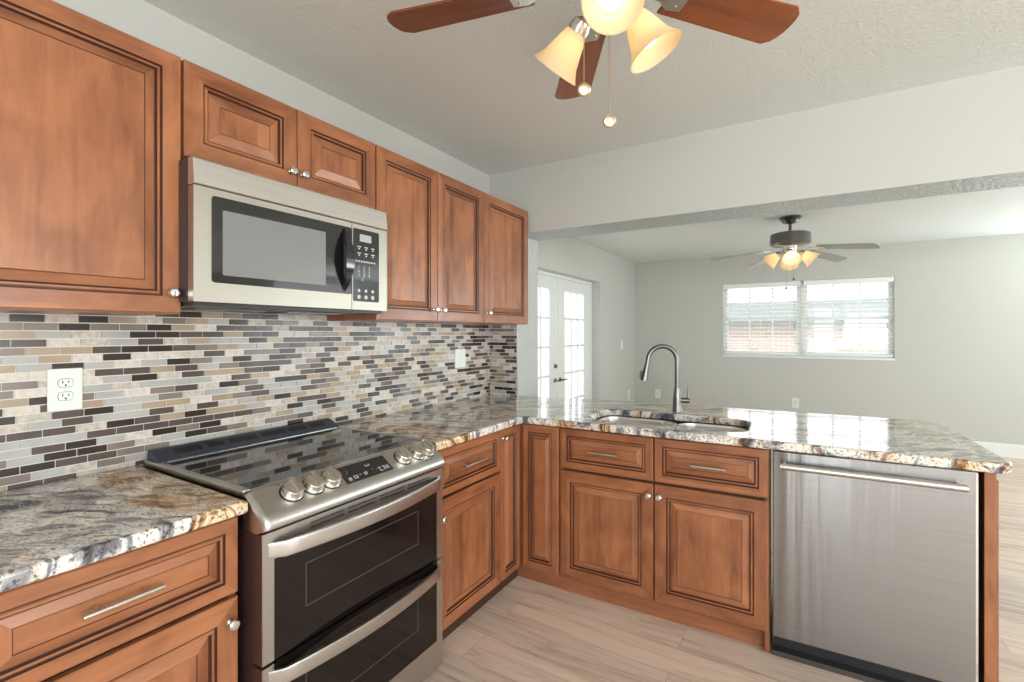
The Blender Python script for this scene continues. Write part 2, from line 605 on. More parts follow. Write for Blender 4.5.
def solid_from_curves(name, loops, z0, z1, bev, m, parent=None, res=3):
    """flat slab with holes and rounded edges"""
    cu = bpy.data.curves.new(name, 'CURVE')
    cu.dimensions = '2D'
    cu.fill_mode = 'BOTH'
    cu.extrude = (z1 - z0) / 2 - bev
    cu.bevel_depth = bev
    cu.bevel_resolution = res
    cu.offset = -bev
    for lp in loops:
        sp = cu.splines.new('POLY')
        sp.points.add(len(lp) - 1)
        for p, (x, y) in zip(sp.points, lp):
            p.co = (x, y, 0, 1)
        sp.use_cyclic_u = True
    tmp = bpy.data.objects.new('tmp', cu)
    sc.collection.objects.link(tmp)
    dg = bpy.context.evaluated_depsgraph_get()
    me = bpy.data.meshes.new_from_object(tmp.evaluated_get(dg))
    bpy.data.objects.remove(tmp)
    me.name = name
    me.transform(Matrix.Translation((0, 0, (z0 + z1) / 2)))
    me.materials.clear()
    me.materials.append(m)
    me.polygons.foreach_set('use_smooth', [True] * len(me.polygons))
    me.set_sharp_from_angle(angle=R(35))
    o = link(name, me, parent)
    wn = o.modifiers.new('weighted_normals', 'WEIGHTED_NORMAL')
    wn.keep_sharp = True
    wn.weight = 100
    return o


def rounded(x0, x1, y0, y1, r, n=6):
    pts = []
    for cx, cy, a0 in ((x1 - r, y0 + r, -90), (x1 - r, y1 - r, 0), (x0 + r, y1 - r, 90), (x0 + r, y0 + r, 180)):
        for k in range(n + 1):
            a = R(a0 + 90 * k / n)
            pts.append((cx + r * math.cos(a), cy + r * math.sin(a)))
    return pts


# ------------------------------------------------------------------ the room
XW = -1.97      # kitchen wall
XL = -2.20      # living room wall
YB0, YB1 = 2.92, 3.22   # beam
YF = 7.30
ZK, ZL, ZB = 2.535, 2.451, 2.073
XR = 4.6
YBACK = -2.7


def wall_mesh(name, boxes, m, label):
    bm = bmesh.new()
    for b in boxes:
        box(bm, *b)
    return structure(build(name, bm, m), label)


wall_mesh('floor', [(-2.6, XR + 0.1, YBACK - 0.1, YF + 0.1, -0.08, 0.0)], M['floor'], 'wide plank floor of pale greyed oak')
wall_mesh('ceiling', [(XW - 0.15, XR + 0.1, YBACK - 0.1, YB0 + 0.02, ZK, ZK + 0.1)], M['ceiling'], 'textured kitchen ceiling')
wall_mesh('ceiling_living', [(XL - 0.2, XR + 0.1, YB1 - 0.02, YF + 0.1, ZL, ZL + 0.1)], M['ceiling'], 'pale ceiling of the room beyond the beam')
wall_mesh('wall_left', [(XW - 0.14, XW, YBACK, YB0, 0, ZK)], M['wall'], 'greige wall behind the cabinets')
wall_mesh('wall_stub', [(XL - 0.16, -1.724, YB0, YB1, 0, ZB), ], M['stub'], 'short textured wall end beside the tiles')
# beam with smooth front and knockdown underside
bm = bmesh.new()
box(bm, XL - 0.16, XR + 0.1, YB0, YB1, ZB, ZK + 0.05)
bm.normal_update()
for f in bm.faces:
    f.material_index = 1 if f.normal.z < -0.9 else 0
bmesh.ops.recalc_face_normals(bm, faces=bm.faces)
for f in bm.faces:
    f.material_index = 1 if f.normal.z < -0.9 else 0
structure(build('wall_beam', bm, [M['wall'], M['beam']]), 'dropped wall above the opening')
# living room left wall with the door opening
DY0, DY1, DZ = 3.74, 5.80, 2.018
wall_mesh('wall_living_left', [(XL - 0.16, XL, YB1, DY0, 0, ZL), (XL - 0.16, XL, DY1, YF, 0, ZL), (XL - 0.16, XL, DY0, DY1, DZ, ZL)],
          M['wall'], 'greige wall with the glazed double door')
# far wall with the window opening
WX0, WX1, WZ0, WZ1 = -0.935, 0.975, 1.03, 2.052
wall_mesh('wall_far', [(XL - 0.16, WX0, YF, YF + 0.16, 0, ZL), (WX1, 2.4, YF, YF + 0.16, 0, ZL), (4.2, XR + 0.1, YF, YF + 0.16, 0, ZL), (2.4, 4.2, YF, YF + 0.16, 2.15, ZL), (2.4, 4.2, YF, YF + 0.16, 0, 0.85),
                       (WX0, WX1, YF, YF + 0.16, 0, WZ0), (WX0, WX1, YF, YF + 0.16, WZ1, ZL)], M['wall'], 'greige far wall with a wide window')
wall_mesh('wall_right', [(XR, XR + 0.14, YBACK, YF, 0, 0.2), (XR, XR + 0.14, YBACK, YF, 2.3, ZK), (XR, XR + 0.14, YBACK, -1.5, 0.2, 2.3), (XR, XR + 0.14, 2.0, 4.8, 0.2, 2.3),
                         (XR, XR + 0.14, 6.6, YF, 0.2, 2.3), (XR, XR + 0.14, 4.8, 6.6, 0.2, 0.7)], M['wall'], 'side wall outside the view')
wall_mesh('wall_back', [(XW - 0.14, 0.2, YBACK - 0.14, YBACK, 0, ZK), (1.05, 1.1, YBACK - 0.14, YBACK, 0, ZK), (4.1, XR + 0.14, YBACK - 0.14, YBACK, 0, ZK),
                        (1.1, 4.1, YBACK - 0.14, YBACK, 0, 0.85), (1.1, 4.1, YBACK - 0.14, YBACK, 2.2, ZK),
                        (0.2, 1.05, YBACK - 0.14, YBACK, 2.15, ZK)], M['wall'], 'wall behind the viewer')
wall_mesh('baseboard_far', [(XL, 2.36, YF - 0.016, YF, 0.0, 0.13), (XL, 2.36, YF - 0.010, YF, 0.13, 0.145)], M['trim'], 'white baseboard under the far wall')
wall_mesh('baseboard_left', [(XL, XL + 0.016, DY1 + 0.02, YF - 0.02, 0.0, 0.145)], M['trim'], 'white baseboard past the glazed door')


# ------------------------------------------------------------------ tiled backsplash
def backsplash():
    rnd = random.Random(11)
    bm = bmesh.new()
    NT = len(TILES)
    z0, z1 = 0.912, 1.452
    pitch_z, pitch_l, gr = 0.0249, 0.0775, 0.0032
    # grout beds
    box(bm, XW, XW + 0.006, -0.3, YB0, z0, z1, NT)
    box(bm, XW + 0.006, -1.728, YB0 - 0.006, YB0, z0, z1, NT)
    bag = [0] * 14 + [1] * 20 + [2] * 13 + [3] * 13 + [4] * 20 + [5] * 14 + [6] * 10

    def run(a0, a1, put):
        z = z1 - pitch_z
        row = 0
        while z > z0 - pitch_z:
            off = (1.0 - (row * 0.345 + rnd.uniform(-0.06, 0.06)) % 1.0) * pitch_l
            a = a0 - off
            while a < a1:
                p, q = max(a, a0), min(a + pitch_l - gr, a1)
                zz0, zz1 = max(z, z0), z + pitch_z - gr
                if q - p > 0.004 and zz1 - zz0 > 0.003:
                    put(p, q, zz0, zz1, rnd.choice(bag))
                a += pitch_l
            z -= pitch_z
            row += 1
    run(-0.3, YB0 - 0.008, lambda p, q, a, b, k: box(bm, XW + 0.004, XW + 0.0095, p, q, a, b, k))
    run(XW + 0.010, -1.728, lambda p, q, a, b, k: box(bm, p, q, YB0 - 0.0095, YB0 - 0.004, a, b, k))
    o = build('trim_1', bm, TILES + [M['grout']])
    structure(o, 'mosaic backsplash of thin brown, grey and cream tiles')
    # metal edge strip at the end of the return
    structure(mbox('trim_2', M['steel_smooth'], None, -1.729, -1.7235, YB0 - 0.011, YB0, 0.914, 1.427), 'thin metal edge of the mosaic tiles')


backsplash()


# ------------------------------------------------------------------ cabinet parts
def raised_panel(bm, x0, x1, z0, z1, frame, th=0.02, panel_mi=0, y=0.0, panel_w=None):
    """mitred raised-panel front, outer face at y, 0 upright wood, 1 level wood, 2 glaze"""
    k = min(1.0, frame / 0.055)
    pw = panel_w if panel_w is not None else 0.026 * k
    prof = [(0.0, th, 0), (0.0, 0.003, 0), (0.003, 0.0, 0), (frame, 0.0, 0), (frame + 0.0025, 0.0045, 2), (frame + 0.005, 0.0045, 2),
            (frame + 0.0075, 0.0012, 0), (frame + 0.013, 0.0012, 0), (frame + 0.0165, 0.009, 2), (frame + 0.0185, 0.0095, 2),
            (frame + 0.021, 0.0085, 0), (frame + 0.021 + pw, 0.0025, 0), (frame + 0.0225 + pw, 0.0038, 2), (frame + 0.024 + pw, 0.0022, 0)]
    rings = []
    for ins, dep, _ in prof:
        rings.append([bm.verts.new((a, y + dep, b)) for a, b in ((x0 + ins, z0 + ins), (x1 - ins, z0 + ins), (x1 - ins, z1 - ins), (x0 + ins, z1 - ins))])
    for i in range(len(rings) - 1):
        a, b = rings[i], rings[i + 1]
        for s in range(4):
            f = bm.faces.new((a[s], a[(s + 1) % 4], b[(s + 1) % 4], b[s]))
            g = prof[i + 1][2]
            f.material_index = 2 if g == 2 else (1 if s in (0, 2) else 0)
    bm.faces.new(rings[-1]).material_index = panel_mi
    bm.faces.new(rings[0]).material_index = 0


WMATS = None


def front(name, parent, x0, x1, z0, z1, frame, level=False, pw=None):
    bm = bmesh.new()
    raised_panel(bm, x0, x1, z0, z1, frame, panel_mi=1 if level else 0, panel_w=pw)
    return build(name, bm, [M['wood_v'], M['wood_h'], M['glaze']], parent)


def knob(parent, x, z):
    bm = bmesh.new()
    lathe(bm, [(0.0095, 0.0), (0.0085, 0.003), (0.0055, 0.006), (0.0055, 0.014), (0.010, 0.018), (0.0145, 0.023), (0.0145, 0.027), (0.011, 0.031), (0.0, 0.033)],
          align((x, 0, z), (0, -1, 0)), 20)
    return build('knob', bm, M['chrome'], parent, smooth=True)


def bar_pull(parent, x0, x1, z):
    bm = bmesh.new()
    tube(bm, [(x0, -0.032, z), (x1, -0.032, z)], 0.0058, 14)
    w = x1 - x0
    for x in (x0 + 0.2 * w, x1 - 0.2 * w):
        tube(bm, [(x, 0.001, z), (x, -0.032, z)], 0.0048, 10)
    return build('handle', bm, M['nickel'], parent, smooth=True)


def carcass(parent, x0, x1, depth, z0, z1, floor_stile=None):
    bm = bmesh.new()
    t = 0.018
    box(bm, x0, x0 + t, 0.021, depth, z0, z1, 0)
    box(bm, x1 - t, x1, 0.021, depth, z0, z1, 0)
    box(bm, x0 + t, x1 - t, 0.021, depth, z0, z0 + t, 1)
    box(bm, x0 + t, x1 - t, 0.021, depth, z1 - t, z1, 1)
    box(bm, x0 + t, x1 - t, depth - 0.008, depth, z0 + t, z1 - t, 0)
    box(bm, x0 + t, x1 - t, 0.030, 0.036, z0 + t, z1 - t, 2)
    if floor_stile:
        box(bm, *floor_stile, 0)
    return build('carcass', bm, [M['wood_v'], M['wood_h'], M['carcass']], parent)


def toe(parent, x0, x1, y0, z1, m):
    return mbox('toe_kick', m, parent, x0, x1, y0, y0 + 0.018, 0.0, z1)


RL = R(90)            # left run: local x runs along +Y, local y into the wall
RP = math.atan(0.0343)  # the peninsula stands very slightly askew
PO = (-1.31, 2.2584)


# ---- upper cabinets (door face at X = -1.617)
XU = -1.617
UD = XU - XW - 0.002
UZ0, UZ1 = 1.427, 2.214


def upper(name_label, y0, y1, z0, z1, doors, group='upper cabinets along the tiled wall'):
    t = empty('wall_cabinet', (XU, y0, 0), RL)
    tag(t, name_label, 'cabinet', group)
    w = y1 - y0
    carcass(t, 0.0, w, UD, z0, z1)
    for (a, b, kx, fr, pw) in doors:
        d = front('door', t, a, b, z0 + 0.002, z1 - 0.002, fr, pw=pw)
        if kx is not None:
            knob(d, kx, z0 + 0.062 if z1 - z0 > 0.5 else z0 + 0.055)
    return t


upper('large single-door wooden upper cabinet left of the microwave', 0.055, 0.7175, UZ0, UZ1, [(0.003, 0.660, 0.632, 0.050, 0.022)])
upper('short two-door wooden cabinet directly above the microwave', 0.7205, 1.4945, 1.912, UZ1,
      [(0.003, 0.3855, 0.357, 0.054, 0.03), (0.389, 0.771, 0.406, 0.054, 0.03)])
upper('two-door wooden upper cabinet just right of the microwave', 1.4975, 2.341, UZ0, UZ1,
      [(0.003, 0.4165, 0.39, 0.052, 0.02), (0.4225, 0.841, 0.45, 0.052, 0.02)])
upper('single-door wooden upper cabinet at the end by the opening', 2.344, 2.882, UZ0, UZ1, [(0.003, 0.535, 0.032, 0.052, 0.02)])

# ---- base cabinets of the left run (door face at X = -1.31)
XB = -1.31
BD = XB - XW - 0.002
CZ = 0.874


def base_left():
    t = empty('base_cabinet', (XB, 0.205, 0), RL)
    tag(t, 'wooden base cabinet left of the range with wide drawer and bar pull', 'cabinet', 'base cabinets')
    w = 0.517
    carcass(t, 0, w, BD, 0.085, CZ)
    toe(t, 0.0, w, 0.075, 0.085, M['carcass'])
    d = front('drawer', t, 0.004, w - 0.003, 0.664, CZ - 0.006, 0.034, True, 0.02)
    bar_pull(d, 0.176, 0.324, 0.774)
    d = front('door', t, 0.004, w - 0.003, 0.088, 0.652, 0.055)
    knob(d, w - 0.026, 0.592)
    return t


base_left()

t = empty('base_cabinet', (XB, 1.53, 0), RL)
tag(t, 'wooden base cabinet right of the range with drawer over one door', 'cabinet', 'base cabinets')
w = 0.513
carcass(t, 0, w, BD, 0.085, CZ)
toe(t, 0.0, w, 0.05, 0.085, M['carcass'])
d = front('drawer', t, 0.02, w - 0.002, 0.664, CZ - 0.006, 0.034, True, 0.02)
bar_pull(d, 0.175, 0.345, 0.768)
d = front('door', t, 0.02, w - 0.002, 0.088, 0.652, 0.052)
knob(d, 0.040, 0.577)

# corner cabinet: two narrow leaves that meet in the inner corner
t = empty('corner_cabinet', (XB, 2.045, 0), 0)
tag(t, 'wooden corner base cabinet with two narrow doors meeting at the inner corner', 'cabinet', 'base cabinets')
LY = 2.2584 - 2.045
bm = bmesh.new()
prism(bm, [(-0.656, 0.001), (-0.021, 0.001), (-0.021, LY + 0.021), (0.222, LY + 0.021 + 0.008), (0.20, 0.84), (-0.656, 0.84)], 0.085, CZ, 'xy')
build('carcass', bm, M['wood_v'], t)
bm = bmesh.new()
prism(bm, [(-0.065, LY + 0.041), (0.222, LY + 0.048), (0.222, LY + 0.066), (-0.065, LY + 0.060)], 0.0, 0.085, 'xy')
build('toe_kick', bm, M['toe'], t)
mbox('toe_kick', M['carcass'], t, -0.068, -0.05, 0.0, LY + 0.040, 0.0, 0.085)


def rotated_front(parent, loc, rz, w, z0, z1, frame, pw):
    bm = bmesh.new()
    raised_panel(bm, 0, w, z0, z1, frame, panel_w=pw)
    return build('door', bm, [M['wood_v'], M['wood_h'], M['glaze']], parent, loc=loc, rot=(0, 0, rz))


d = rotated_front(t, (0, 0.004, 0), RL, LY - 0.022, 0.088, CZ - 0.006, 0.036, 0.012)
knob(d, 0.022, CZ - 0.05)
rotated_front(t, (0.004, LY, 0), RP, 0.215, 0.088, CZ - 0.006, 0.038, 0.014)

# sink base on the peninsula (local frame of the peninsula)
t = empty('sink_cabinet', (PO[0], PO[1], 0), RP)
tag(t, 'two-door wooden sink cabinet under the faucet with two false drawers', 'cabinet', 'base cabinets')
x0, x1, xm = 0.2255, 1.199, 0.7135
bm = bmesh.new()
T_ = 0.018
box(bm, x0, x0 + T_, 0.021, 0.62, 0.085, CZ, 0)
box(bm, x1 - T_, x1, 0.002, 0.62, 0.0, CZ, 0)
box(bm, x0 + T_, x1 - T_, 0.021, 0.62, 0.085, 0.103, 1)
box(bm, x0 + T_, x1 - T_, 0.612, 0.62, 0.103, CZ, 0)
box(bm, x0 + T_, x1 - T_, 0.021, 0.034, 0.103, CZ, 2)
build('carcass', bm, [M['wood_v'], M['wood_h'], M['carcass']], t)
toe(t, x0, x1 - T_, 0.035, 0.085, M['toe'])
for a, b, hx, kx in ((x0 + 0.005, xm - 0.003, (0.392, 0.548), xm - 0.024), (xm + 0.003, x1 - 0.004, (0.882, 1.030), xm + 0.026)):
    d = front('drawer', t, a, b, 0.660, CZ - 0.006, 0.036, True, 0.022)
    bar_pull(d, hx[0], hx[1], 0.766)
    d = front('door', t, a, b, 0.088, 0.648, 0.055)
    knob(d, kx, 0.594)

# end panel past the dishwasher
t = empty('end_panel', (PO[0], PO[1], 0), RP)
tag(t, 'wooden end panel closing the peninsula right of the dishwasher', 'panel')
mbox('panel_board', M['wood_v'], t, 1.874, 1.906, 0.004, 0.60, 0.0, CZ + 0.001, 0.0015)
mbox('edge_strip', M['toe'], t, 1.9062, 1.912, 0.006, 0.60, 0.0, CZ - 0.03)

# ------------------------------------------------------------------ worktops
solid = solid_from_curves('countertop', [[(XW + 0.011, 0.19), (-1.287, 0.19), (-1.287, 0.731), (XW + 0.011, 0.731)]], 0.876, 0.914, 0.010, M['granite'])
tag(solid, 'granite countertop left of the range swirled blue-grey, cream and brown', 'countertop', 'granite countertops')


def pen(x, y):
    return (PO[0] + x * math.cos(RP) - y * math.sin(RP), PO[1] + x * math.sin(RP) + y * math.cos(RP))


def arc(c, r, a0, a1, n):
    return [(c[0] + r * math.cos(R(a0 + (a1 - a0) * k / n)), c[1] + r * math.sin(R(a0 + (a1 - a0) * k / n))) for k in range(n + 1)]


outer = [(XW + 0.011, 1.509), (-1.287, 1.509), (-1.287, 2.21)]
outer += [pen(0.035, -0.024), pen(0.06, -0.026)]
outer += [pen(*p) for p in [(1.88, -0.030)] + arc((1.90, 0.02), 0.05, -90, 0, 6)]
outer += [pen(*p) for p in [(1.955, 0.70)] + arc((1.855, 0.79), 0.10, 0, 80, 6) + [(1.60, 0.895), (1.10, 0.875), (0.44, 0.835), (0.03, 0.79), (-0.22, 0.735)]]
outer += [(-1.7, 2.96), (-1.7215, 2.909), (XW + 0.011, 2.909)]
hole = [pen(*p) for p in rounded(0.335, 1.105, 0.095, 0.455, 0.085)]
solid = solid_from_curves('countertop', [outer, hole], 0.876, 0.914, 0.010, M['granite'])
tag(solid, 'L-shaped granite countertop running from the range onto the peninsula', 'countertop', 'granite countertops')

# ------------------------------------------------------------------ sink
t = empty('kitchen_sink', (PO[0], PO[1], 0), RP)
tag(t, 'double-bowl undermount steel sink set in the peninsula', 'sink')


def bowl(x0, x1, y0, y1, ztop, zbot, r):
    bm = bmesh.new()
    rings = []
    for ins, z, rr in ((-0.014, ztop, r + 0.014), (0.0, ztop, r), (0.004, ztop - 0.012, r), (0.010, zbot + 0.03, r), (0.032, zbot, r * 0.8)):
        rings.append([bm.verts.new((x, y, z)) for x, y in rounded(x0 + ins, x1 - ins, y0 + ins, y1 - ins, max(0.02, rr - ins))])
    n = len(rings[0])
    for a, b in zip(rings, rings[1:]):
        for k in range(n):
            bm.faces.new((a[k], a[(k + 1) % n], b[(k + 1) % n], b[k]))
    bm.faces.new(rings[-1])
    o = build('bowl', bm, M['sinksteel'], t, smooth=True, angle=60)
    so = o.modifiers.new('s', 'SOLIDIFY')
    so.thickness = 0.0015
    so.offset = 0
    dm = bmesh.new()
    lathe(dm, [(0.044, 0.0), (0.044, 0.003), (0.034, 0.004), (0.030, 0.001), (0.0, 0.001)], Matrix.Translation(((x0 + x1) / 2, (y0 + y1) / 2, zbot)), 20, cap=False)
    build('drain', dm, M['chrome'], o, smooth=True)


bowl(0.342, 0.741, 0.102, 0.448, 0.8735, 0.70, 0.08)
bowl(0.766, 1.098, 0.102, 0.448, 0.8735, 0.72, 0.08)

# ------------------------------------------------------------------ faucet
fx, fy = -0.612, 2.855
t = empty('kitchen_faucet', (fx, fy, 0.914), R(31.276))
tag(t, 'tall gooseneck pull-down faucet in dark brushed nickel behind the sink', 'faucet')
bm = bmesh.new()
lathe(bm, [(0.028, 0.0), (0.028, 0.006), (0.0255, 0.010), (0.0245, 0.05), (0.021, 0.09), (0.0165, 0.13), (0.0155, 0.137), (0.0145, 0.138)], None, 28)
build('body', bm, M['gun'], t, smooth=True)
bm = bmesh.new()
pts = [(0, 0, 0.136), (0, 0, 0.20), (0, 0, 0.292)]
for k in range(1, 15):
    a = R(180 * k / 14)
    pts.append((-0.085 + 0.085 * math.cos(a), 0, 0.292 + 0.085 * math.sin(a)))
pts += [(-0.176, 0, 0.262)]
tube(bm, pts, 0.0132, 16)
build('spout', bm, M['gun'], t, smooth=True)
bm = bmesh.new()
dv = Vector((-0.19, 0, -0.98)).normalized()
lathe(bm, [(0.0138, 0.0), (0.0155, 0.02), (0.019, 0.06), (0.0215, 0.085), (0.0215, 0.090), (0.017, 0.0905), (0.0, 0.0885)], align((-0.176, 0, 0.266), dv), 24)
sh = build('spray_head', bm, M['gun'], t, smooth=True)
bm = bmesh.new()
mt = align((-0.176, 0, 0.266), dv)
box(bm, -0.008, 0.008, -0.005, 0.005, -0.02, 0.02, 0, 0.003)
bmesh.ops.transform(bm, matrix=Matrix.Translation(Vector((-0.176, 0, 0.266)) + dv * 0.055 + Vector((-0.021, 0, 0.004))) @ Matrix.Rotation(R(14), 4, 'Y'), verts=bm.verts)
build('button', bm, M['black'], sh, smooth=True)
bm = bmesh.new()
tube(bm, [(0.015, 0, 0.062), (0.068, 0, 0.062)], 0.0155, 18)
tube(bm, [(0.068, 0, 0.062), (0.071, 0, 0.062)], 0.013, 18)
tube(bm, [(0.062, 0, 0.070), (0.064, 0, 0.10), (0.066, 0, 0.146)], [0.0055, 0.0045, 0.004], 10)
build('lever', bm, M['gun'], t, smooth=True)


# ------------------------------------------------------------------ range
def make_range():
    W = 0.758
    t = empty('double_oven_range', (-1.24, 0.742, 0), RL)
    tag(t, 'stainless slide-in electric range with double oven and glass cooktop', 'range')
    YB = -1.24 - (XW + 0.012)      # depth to the tiles
    # body below the cooktop
    bm = bmesh.new()
    box(bm, 0.004, W - 0.004, 0.046, YB - 0.005, 0.03, 0.90)
    build('body', bm, M['range_side'], t)
    bm = bmesh.new()
    box(bm, 0.02, W - 0.02, 0.05, 0.09, 0.0, 0.05)
    build('base', bm, M['black'], t)
    for x in (0.03, W - 0.07):
        mbox('foot', M['black'], t, x, x + 0.04, YB - 0.1, YB - 0.06, 0.0, 0.032)
    for zz0, zz1 in ((0.466, 0.822), (0.032, 0.457)):
        mbox('side_trim', M['range_side'], t, 0.0, 0.0019, 0.003, 0.046, zz0, zz1)  # added dark strip covers the door edge, replacing its orange reflection
    # cooktop: steel frame and glass
    bm = bmesh.new()
    zt = 0.925
    box(bm, 0.0, 0.022, 0.088, YB - 0.012, 0.905, zt + 0.004, 0, 0.004)
    box(bm, W - 0.022, W, 0.088, YB - 0.012, 0.905, zt + 0.004, 0, 0.004)
    box(bm, 0.022, W - 0.022, 0.080, 0.094, 0.905, zt + 0.002, 0, 0.002)
    build('cooktop_frame', bm, M['steel'], t, smooth=True)
    g = mbox('glass_cooktop', M['cooktop'], t, 0.022, W - 0.022, 0.094, YB - 0.105, 0.905, zt + 0.001, 0.001)
    # thin pale line along the rear edge of the glass
    mbox('rear_trim', M['steel_smooth'], t, 0.03, W - 0.03, YB - 0.108, YB - 0.104, 0.915, zt + 0.003)
    # rear vent trim
    bm = bmesh.new()
    prism(bm, [(YB - 0.103, 0.905), (YB - 0.103, 0.930), (YB - 0.098, 0.933), (YB - 0.030, 0.960), (YB - 0.018, 0.960), (YB - 0.012, 0.954), (YB - 0.012, 0.905)], 0.012, W - 0.012, 'yz')
    v = build('rear_vent', bm, M['navy'], t)
    for a, b in ((0.075, 0.165), (0.185, 0.245), (0.262, 0.375), (0.39, 0.50), (0.515, 0.60), (0.62, 0.69)):
        bm = bmesh.new()
        prism(bm, [(YB - 0.076, 0.9395), (YB - 0.076, 0.9424), (YB - 0.044, 0.9551), (YB - 0.044, 0.9522)], a, b, 'yz')
        build('vent_slot', bm, M['slot'], v)
    # control panel: sloping front
    bm = bmesh.new()
    sect = [(0.082, 0.926), (0.070, 0.925), (0.004, 0.879), (-0.012, 0.866), (-0.020, 0.850), (-0.018, 0.836), (0.0, 0.830), (0.082, 0.830)]

    def lay(x, sh):
        return [bm.verts.new((x, y + sh * (0.09 - y) * 3.0, z - sh * 0.1)) for y, z in sect]
    rings = [lay(-0.004, 0.06), lay(0.006, 0.02), lay(0.016, 0.0), lay(W - 0.016, 0.0), lay(W - 0.006, 0.02), lay(W + 0.004, 0.06)]
    for a, b in zip(rings, rings[1:]):
        for k in range(len(sect)):
            k2 = (k + 1) % len(sect)
            bm.faces.new((a[k], a[k2], b[k2], b[k]))
    bm.faces.new(rings[0])
    bm.faces.new(rings[-1])
    cp = build('control_panel', bm, M['steel'], t, smooth=True, angle=50)
    nrm = Vector((0, -(0.925 - 0.879), 0.066)).normalized()
    nrm = Vector((0, -0.046, 0.066)).normalized()
    sl = Vector((0, -0.066, -0.046)).normalized()

    def onpanel(x, s, h=0.0):     # s: distance down the slope from its top edge
        return Vector((x, 0.070, 0.925)) + sl * s + nrm * h

    def plate(bm, xa, xb, sa, sb, h0, h1, mi=0):
        vs = [bm.verts.new(onpanel(x, s, h)) for h in (h0, h1) for x, s in ((xa, sa), (xb, sa), (xb, sb), (xa, sb))]
        for q in ((0, 3, 2, 1), (4, 5, 6, 7), (0, 1, 5, 4), (1, 2, 6, 5), (2, 3, 7, 6), (3, 0, 4, 7)):
            bm.faces.new([vs[i] for i in q]).material_index = mi
    bm = bmesh.new()
    plate(bm, 0.290, 0.492, 0.006, 0.078, -0.002, 0.0012, 0)
    ds = build('display', bm, M['black_glass'], cp)
    bm = bmesh.new()
    rr = random.Random(3)
    for (xa, sa, nx, ns, px, ps, mi) in ((0.305, 0.056, 2, 3, 0.007, 0.005, 1), (0.327, 0.054, 3, 3, 0.006, 0.005, 1), (0.352, 0.055, 3, 1, 0.005, 0.005, 1), (0.372, 0.052, 3, 3, 0.005, 0.005, 1),
                                         (0.395, 0.024, 4, 2, 0.005, 0.005, 1), (0.310, 0.026, 2, 3, 0.005, 0.006, 0), (0.412, 0.048, 1, 1, 0.004, 0.004, 1), (0.425, 0.055, 1, 1, 0.004, 0.004, 1),
                                         (0.438, 0.050, 3, 4, 0.0045, 0.005, 1), (0.454, 0.050, 3, 4, 0.0045, 0.005, 1), (0.470, 0.050, 3, 4, 0.0045, 0.005, 1)):
        for i in range(nx):
            for j in range(ns):
                if rr.random() < 0.85:
                    plate(bm, xa + i * px, xa + i * px + px * 0.7, sa + j * ps, sa + j * ps + ps * 0.62, 0.0011, 0.0016, mi)
    build('touch_legend', bm, [M['legend_grey'], M['legend']], ds)
    bm = bmesh.new()
    for k in range(5):      # small grey letters at the right end of the panel
        x = 0.640 + k * 0.011
        plate(bm, x, x + 0.002, 0.083, 0.091, -0.0005, 0.0008)
        plate(bm, x, x + 0.007, 0.083, 0.085, -0.0005, 0.0008)
        if k % 2:
            plate(bm, x + 0.005, x + 0.007, 0.083, 0.091, -0.0005, 0.0008)
    for k in range(16):     # row of tiny vent marks above the display
        x = 0.385 + k * 0.0085
        plate(bm, x, x + 0.004, -0.004, 0.000, -0.0005, 0.0008)
    for x in (0.085, 0.165, 0.235, 0.130, 0.195):
        for j in range(2):
            plate(bm, x + j * 0.006, x + j * 0.006 + 0.0035, 0.0, 0.006, -0.0005, 0.0008)
    build('panel_print', bm, M['legend_grey'], cp)
    # six knobs
    for x in (0.112, 0.183, 0.246, 0.565, 0.640, 0.698):
        kb = bmesh.new()
        mt = Matrix.Translation(onpanel(x, 0.043, 0.0)) @ nrm.to_track_quat('Z', 'Y').to_matrix().to_4x4()
        lathe(kb, [(0.033, 0.0), (0.033, 0.005), (0.031, 0.0065), (0.0295, 0.022), (0.027, 0.025), (0.0, 0.0255)], mt, 28)
        k = build('control_knob', kb, M['nickel'], cp, smooth=True)
        gb = bmesh.new()
        box(gb, -0.0095, 0.0095, -0.0285, 0.0285, 0.020, 0.041, 0, 0.004)
        bmesh.ops.transform(gb, matrix=mt, verts=gb.verts)
        build('grip', gb, M['nickel'], k, smooth=True)
        rb = bmesh.new()
        lathe(rb, [(0.036, -0.001), (0.036, 0.0012), (0.032, 0.0012)], mt, 28, cap=False)
        build('seat_ring', rb, M['black'], k)

    # oven doors
    def oven_door(name, z0, z1, wz0, wz1, hz, vents):
        bm = bmesh.new()
        a, b = 0.036, W - 0.036
        box(bm, 0.002, a, 0.0, 0.04, z0, z1, 0)
        box(bm, b, W - 0.002, 0.0, 0.04, z0, z1, 0)
        if z1 - wz1 > 0.002:
            box(bm, a, b, 0.0, 0.04, wz1, z1, 0)
        if wz0 - z0 > 0.002:
            box(bm, a, b, 0.0, 0.04, z0, wz0, 0)
        dr = build(name, bm, M['steel'], t)
        gl = mbox('window', M['oven_glass'], dr, a, b, 0.0015, 0.036, max(wz0, z0), min(wz1, z1))
        # inner pane outline
        bm = bmesh.new()
        x0_, x1_, p0, p1 = 0.135, W - 0.145, wz0 + 0.10, wz1 - 0.055
        th = 0.0016
        box(bm, x0_, x1_, 0.0008, 0.002, p0, p0 + th)
        box(bm, x0_, x1_, 0.0008, 0.002, p1, p1 + th)
        box(bm, x0_, x0_ + th, 0.0008, 0.002, p0, p1)
        box(bm, x1_, x1_ + th, 0.0008, 0.002, p0, p1)
        build('inner_frame', bm, M['inner_glass'], gl)
        # bowed handle with a flat strap section
        hb = bmesh.new()
        n = 20
        hh = 0.021
        rg = []
